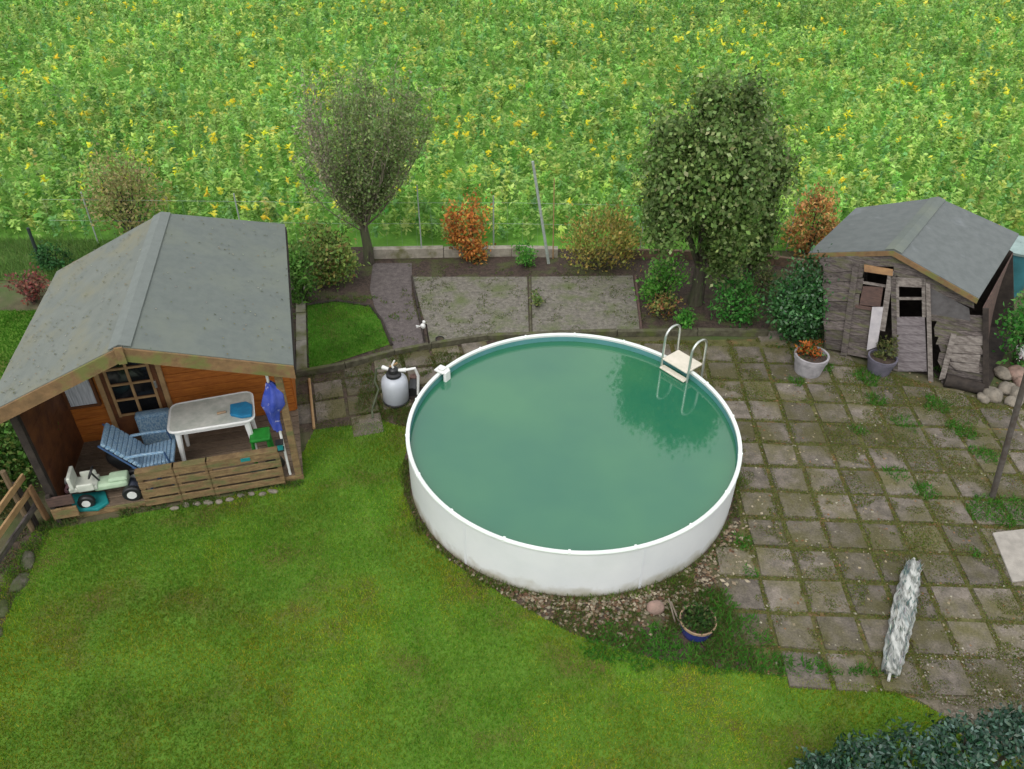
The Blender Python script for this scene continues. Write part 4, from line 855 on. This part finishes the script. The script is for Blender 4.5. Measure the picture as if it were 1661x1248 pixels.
# left timber fence
lf = thing('timber_fence', V((-6.2, 5.5, 0)), 'old grey timber rail fence along the left edge of the lawn', 'fence')
fy = [7.05, 5.5, 3.9, 2.3]
for y in fy: MB().box(V((-6.12-.02*(7-y), y, .38)), .08, .08, .78, rz=.1).build('post', darkw, lf, bevel=.006)
for z, m in ((.28, greyw), (.52, trimw), (.76, trimw)): MB().bar(V((-6.07, 7.2, z)), V((-6.17, 2.0, z)), .03, .09).build('rail', m, lf, bevel=.004)
a, b = G(54, 862), PL(4, 765, G(54, 862), V((0, 1, 0))); tag(MB().tube([a, b], .035, 7).build('timber_prop', mat('brown_prop', (.17, .12, .07), None, 9, .9)), 'brown pole leaning left in front of the porch bush', 'pole')
a, b = G(78, 845), PL(48, 790, G(78, 845), V((0, 1, 0))); tag(MB().bar(a, b, .08, .03).build('timber_prop', orangew), 'short brown board leaning beside the fence corner', 'board')
# ================================================================ TREES
def tree_fan():
    base = G(598, 428); top = HZ(base, 92); t = thing('sparse_tree', base, 'sparse fan shaped tree with fine olive leaves behind the small lawn', 'tree')
    rnd = random.Random(12); tr = MB(); br = MB(); LP = []; LC = []; fk = base+V((.0, 0, 1.15))
    tr.tube([base-V((0, 0, .05)), base+V((.02, 0, .35)), base+V((-.02, 0, .8)), fk], [.12, .095, .08, .07], 10)
    tr.build('trunk', bark, t, smooth=1)
    s_ = 1/ (F_PX/ (base-CAMPOS).dot(FWD))
    for k in range(64):
        az = rnd.uniform(0, 2*math.pi); spread = rnd.random()**.6; hh = top*(1.06-.2*spread**2)*rnd.uniform(.66, 1.0)
        ex_ = V((math.cos(az)*1.36*spread+.16, math.sin(az)*1.0*spread, 0)); st = fk-V((0, 0, rnd.uniform(0, .5)))
        en = base+ex_+V((0, 0, hh)); P = []; n = 9
        for i in range(n):
            u = i/(n-1); q = st.lerp(en, u); bow = math.sin(u*math.pi)*.30; P.append(q+ex_*bow*.9+V((rnd.gauss(0, .02), rnd.gauss(0, .02), 0)))
        r0 = .019*rnd.uniform(.6, 1.1); br.tube(P, [max(.003, r0*(1-.9*i/(n-1))) for i in range(n)], 5, False)
        for j in range(22):
            u = rnd.uniform(.10, 1); i = min(n-2, int(u*(n-1))); p = P[i].lerp(P[i+1], u*(n-1)-i); l_ = rnd.uniform(.15, .5)*(1.15-u*.6)
            d = V((rnd.gauss(0, 1), rnd.gauss(0, 1), rnd.uniform(.5, 1.8))).normalized(); q = p+d*l_; br.tube([p, p.lerp(q, .5)+V((0, 0, .01)), q], [.005, .004, .002], 3, False)
            # leaves thinner in the upper left
            x_rel = (q.x-base.x)/1.2; z_rel = q.z/top; dens = 22*(1 if x_rel > -.25 else .45)*(1 if z_rel < .85 else .6)*(.6 if z_rel < .3 else 1)*rnd.uniform(.5, 1.4)
            for _ in range(int(dens)):
                w_ = rnd.random(); LP.append(tuple(p+d*l_*w_+V((rnd.gauss(0, .05), rnd.gauss(0, .05), rnd.gauss(0, .05))))); LC.append(0 if x_rel < -.3 and rnd.random() < .55 else 1)
    br.build('branches', mat('twig_bark', (.23, .20, .15), (.14, .12, .09), 9, .9), t)
    LP = np.array(LP); n = len(LP); c = pal(n, [(.16, .25, .07), (.23, .32, .11), (.29, .36, .16), (.34, .34, .21)], (4, 4, 2, 1), .2); li = np.array(LC) == 0
    c[li] = pal(int(li.sum()), [(.36, .33, .24), (.28, .29, .17), (.42, .38, .28)], (2, 2, 1), .15)
    L_ = .058*RNG.uniform(.6, 1.3, n); leaves('crown', LP, L_, L_*.55, rdir(n), rdir(n)+np.array([0, 0, .5]), c, LEAF, t)
tree_fan()
def tree_lobes(name, base, trunk_h, lobes, n, Ls, label, seed, tr_r=.11, cols=None, wts=None):
    t = thing(name, base, label, 'tree'); rnd = random.Random(seed); tr = MB(); br = MB()
    fk = base+V((rnd.uniform(-.05, .05), 0, trunk_h))
    tr.tube([base-V((0, 0, .05)), base+V((.02, 0, trunk_h*.4)), fk, fk+V((.1, 0, 1.0))], [tr_r*1.25, tr_r, tr_r*.85, tr_r*.5], 10); tr.build('trunk', bark, t, smooth=1)
    C = []; B = []; O = []
    tot = sum(l[3]*l[4]*l[5] for l in lobes)
    for (lx, ly, lz, rx, ry, rz) in lobes:
        c = base+V((lx, ly, lz)); br.tube([fk-V((0, 0, .25)), fk.lerp(c, .4)+V((0, 0, -.08)), c, c+V((0, 0, rz*.7))], [tr_r*.5, tr_r*.38, tr_r*.24, .01], 6, False)
        k = int(n*rx*ry*rz/tot); nc = max(12, int(k/75)); cl = []
        while len(cl) < nc:
            p = np.array([rnd.uniform(-1, 1) for _ in range(3)]); q_ = math.hypot(p[0], p[1]); r_ = (q_**3+abs(p[2])**3)**(1/3)*(1+.16*math.sin(5*p[0]+3*p[2]+seed))
            if .5 < r_ < 1.0: cl.append(p)
        cl = np.array(cl)
        for p in cl[:nc//2]:
            q = c+V((p[0]*rx, p[1]*ry, p[2]*rz)); s0 = c+V((0, 0, p[2]*rz*.6-.15)); br.tube([s0, s0.lerp(q, .6)+V((0, 0, -.04)), q], [.016, .010, .004], 4, False)
        ci = RNG.integers(0, nc, k); cs = .105+.05*RNG.random(nc); P = cl[ci]*np.array([rx, ry, rz])+RNG.normal(size=(k, 3))*cs[ci][:, None]*np.array([1, 1, 1.25])
        C.append(P+np.array(c)); B.append(RNG.uniform(.6, 1.35, nc)[ci]); O.append(P/np.array([rx, ry, rz]))
    C = np.concatenate(C); B = np.concatenate(B); O = np.concatenate(O); m = len(C)
    br.build('branches', bark, t)
    col = pal(m, cols or [(.11, .19, .045), (.18, .28, .075), (.27, .36, .13), (.38, .43, .20)], wts or (6, 4, 1.7, .7), .2)*B[:, None]
    L_ = Ls*RNG.uniform(.6, 1.3, m); D = rdir(m)+np.array([0, 0, -.35]); Nn = O*.8+rdir(m)*.7+np.array([0, 0, .35])
    leaves('crown', C, L_, L_*.7, D, Nn, np.clip(col, .003, .9), LEAF, t)
b2 = G(1127, 492); sc2 = (b2-CAMPOS).dot(FWD)/F_PX
def X(px, z, dy=0):   # horizontal offset reaching image column px at height z above b2
    c = V((b2.x, b2.y+dy, z))-CAMPOS; return (px-830.5)/F_PX*c.dot(FWD)-b2.x
def Z2(py, dy=0): return HZ(b2+V((0, dy, 0)), py)
def lobe(x0, x1, y0, y1, dy=0):
    zt, zb = Z2(y0, dy), Z2(y1, dy); zc = (zt+zb)/2; xa, xb = X(x0, zc, dy), X(x1, zc, dy); rx = (xb-xa)/2*.74; return ((xa+xb)/2, dy, zc, rx, max(.3, min(rx*1.1, .62)), (zt-zb)/2*.92)
tree_lobes('poplar_tree', b2, 1.0, [lobe(1050, 1104, 182, 388, -.5), lobe(1118, 1170, 200, 380, .2), lobe(1116, 1172, 138, 300, -.3), lobe(1170, 1226, 136, 320, -.2), lobe(1166, 1232, 215, 390, -1.15), lobe(1062, 1112, 260, 392, -1.0), lobe(1150, 1212, 280, 436, -.6), lobe(1124, 1180, 190, 350, -1.0)], 42000, .080,
           'dense tall tree with upright leafy columns behind the pool ladder', 21, .12)
b3 = G(1216, 448); _b2 = b2; b2 = b3
tree_lobes('poplar_tree', b3, 1.0, [lobe(1186, 1262, 185, 400, 0), lobe(1252, 1276, 262, 312, -.1), lobe(1195, 1250, 330, 425, 0)], 14000, .085,
           'narrower leafy tree close behind the tall dense tree', 22, .07)
# ================================================================ SHRUBS
GR = [(.05, .13, .02), (.08, .18, .03), (.12, .22, .05)]
def shrub(px0, px1, pyt, pyb, n, Ls, cols, wts, label, name='shrub', m=LEAF, dep=.8, gain=1.65, **k):
    cols = [tuple(min(.85, v*gain) for v in c_) for c_ in cols]
    c = G((px0+px1)/2, pyb-6); sc = (c-CAMPOS).dot(FWD)/F_PX; rx = (px1-px0)/2*sc*.84; h = HZ(c, pyt)
    c = V((c.x, c.y+rx*dep*.3, 0)); return bush(name, c, rx, rx*dep, h/2*.90, n, Ls, cols, wts, label, m=m, **k)
shrub(712, 806, 318, 430, 2600, .075, [(.30, .115, .025), (.38, .17, .04), (.22, .075, .02), (.13, .15, .04)], (3, 3, 2, 1.8), 'orange brown beech shrub left of the tilted post', 'beech_shrub', clumps=26, sig=.2)
shrub(912, 1032, 335, 450, 3000, .075, [(.22, .19, .045), (.17, .17, .04), (.28, .20, .06), (.11, .13, .03)], (3, 3, 2, 2), 'olive yellow rounded shrub behind the right grey bed', 'rounded_shrub', clumps=30, sig=.24, up_=1)
shrub(1262, 1358, 312, 428, 2400, .085, [(.32, .17, .06), (.40, .24, .09), (.24, .11, .035), (.10, .15, .04)], (3, 2, 2, 1.5), 'orange brown shrub left of the shed roof', 'beech_shrub', clumps=24, sig=.2)
shrub(1232, 1350, 424, 560, 8000, .07, [(.02, .085, .02), (.035, .125, .028), (.06, .17, .045)], (3, 3, 1), 'dark green glossy laurel bush left of the shed', 'laurel_bush', m=GLOSSLEAF, clumps=46, sig=.24, gain=1.0)
shrub(484, 592, 368, 468, 3200, .08, [(.07, .13, .025), (.12, .17, .04), (.17, .20, .05), (.16, .11, .04)], (3, 3, 2, 1), 'yellow green shrub at the foot of the sparse tree', 'shrub', clumps=28, sig=.22)
shrub(462, 516, 400, 500, 1400, .08, GR, (2, 2, 1), 'green leafy shrub touching the cabin roof corner', 'shrub', clumps=16)
shrub(150, 285, 255, 400, 3200, .08, [(.20, .19, .07), (.15, .18, .05), (.26, .21, .10)], (2, 2, 1), 'hazy olive brown shrub at the field edge behind the cabin', 'field_shrub', clumps=30, sig=.26, stems=26)
shrub(66, 118, 398, 446, 900, .07, [(.02, .08, .02), (.04, .11, .03)], (1, 1), 'dark green bush beside the far left post', 'shrub', clumps=12)
shrub(22, 82, 442, 500, 900, .07, [(.16, .045, .04), (.22, .09, .06), (.10, .06, .04)], (2, 1, 2), 'reddish brown withered plant left of the cabin roof', 'withered_plant', clumps=12)
shrub(1034, 1112, 420, 500, 1600, .07, [(.05, .17, .02), (.08, .22, .03), (.12, .2, .05)], (2, 2, 1), 'bright green leafy perennials left of the tall tree trunk', 'perennial', clumps=16)
shrub(1044, 1104, 480, 526, 500, .06, [(.22, .17, .05), (.25, .10, .05), (.12, .16, .04)], (2, 1, 2), 'yellow and reddish withered plant under the green perennials', 'withered_plant', clumps=10)
shrub(1150, 1232, 455, 528, 1500, .07, [(.03, .14, .02), (.05, .18, .03), (.09, .2, .05)], (2, 2, 1), 'green leafy perennials right of the tall tree trunk', 'perennial', clumps=14)
shrub(1092, 1132, 500, 545, 500, .06, [(.04, .17, .02), (.07, .2, .03)], (1, 1), 'small green plant behind the ladder hoop', 'perennial', clumps=8)
shrub(1195, 1262, 440, 500, 800, .06, [(.06, .10, .03), (.12, .13, .05)], (1, 1), 'low olive plant in front of the timber border', 'perennial', clumps=10)
shrub(828, 872, 398, 442, 600, .06, [(.04, .17, .02), (.08, .2, .03)], (1, 1), 'small green plant in front of the low pale wall', 'perennial', clumps=8)
shrub(854, 888, 474, 506, 260, .05, [(.07, .13, .03), (.14, .16, .05)], (1, 1), 'small weed on the divider between the grey beds', 'weed', clumps=6)
shrub(1608, 1700, 470, 600, 2600, .08, [(.03, .14, .02), (.05, .18, .03), (.10, .2, .05)], (2, 2, 1), 'green leafy shrub right of the shed', 'shrub', clumps=22)
c = G(1658, 552, .5); bush('white_flower', V((c.x, c.y-.2, .25)), .10, .10, .16, 160, .05, [(.80, .80, .78)], (1,), 'white blossom cluster at the right edge by the stones', 'flower', clumps=5, stems=4)
# plants in the left corner beside the cabin
shrub(-60, 92, 640, 800, 6500, .07, [(.05, .13, .02), (.09, .18, .04), (.16, .20, .05)], (3, 3, 1), 'green bush growing under the left cabin eave', 'shrub', clumps=26, dep=.7)
shrub(-80, 34, 720, 850, 3000, .055, [(.11, .11, .035), (.18, .16, .05), (.07, .10, .025)], (2, 2, 2), 'yellow brown bush behind the left timber fence', 'shrub', clumps=20, dep=.6, gain=1.0)
# near hedge in the lower right corner
hc = [(2.95, 3.52, .42), (3.3, 3.62, .50), (3.75, 3.72, .56), (4.25, 3.78, .62), (4.75, 3.86, .66), (5.3, 3.9, .7), (5.9, 3.95, .7), (3.2, 3.1, .45), (4.0, 3.1, .6), (4.9, 3.1, .7), (5.8, 3.1, .7)]
hd = thing('hedge', V((4.5, 3.4, 0)), 'dark blue green clipped hedge in the lower right corner', 'hedge')
mb = MB(); P = []; O = []
for x, y, h in hc:
    h += .16; y += .12
    MB().tube([V((x, y, 0)), V((x+.03, y, h*.5)), V((x-.02, y+.03, h*.9))], [.03, .02, .008], 5).build('stem', bark, hd)
    for k in range(60):
        d = rdir(1)[0]; d[2] = abs(d[2]); p = np.array([x, y, h*.5])+d*np.array([.30, .30, h*.5])*RNG.uniform(.7, 1); n = 24
        P.append(p+RNG.normal(size=(n, 3))*.05); O.append(np.repeat(d[None], n, 0))
P = np.concatenate(P); O = np.concatenate(O); n = len(P)
leaves('foliage', P, .060, .030, rdir(n)+O*.5, O+rdir(n)*.6, pal(n, [(.018, .055, .032), (.04, .10, .06), (.10, .17, .13), (.02, .07, .03)], (3, 3, 1.6, 2), .2), GLOSSLEAF, hd)
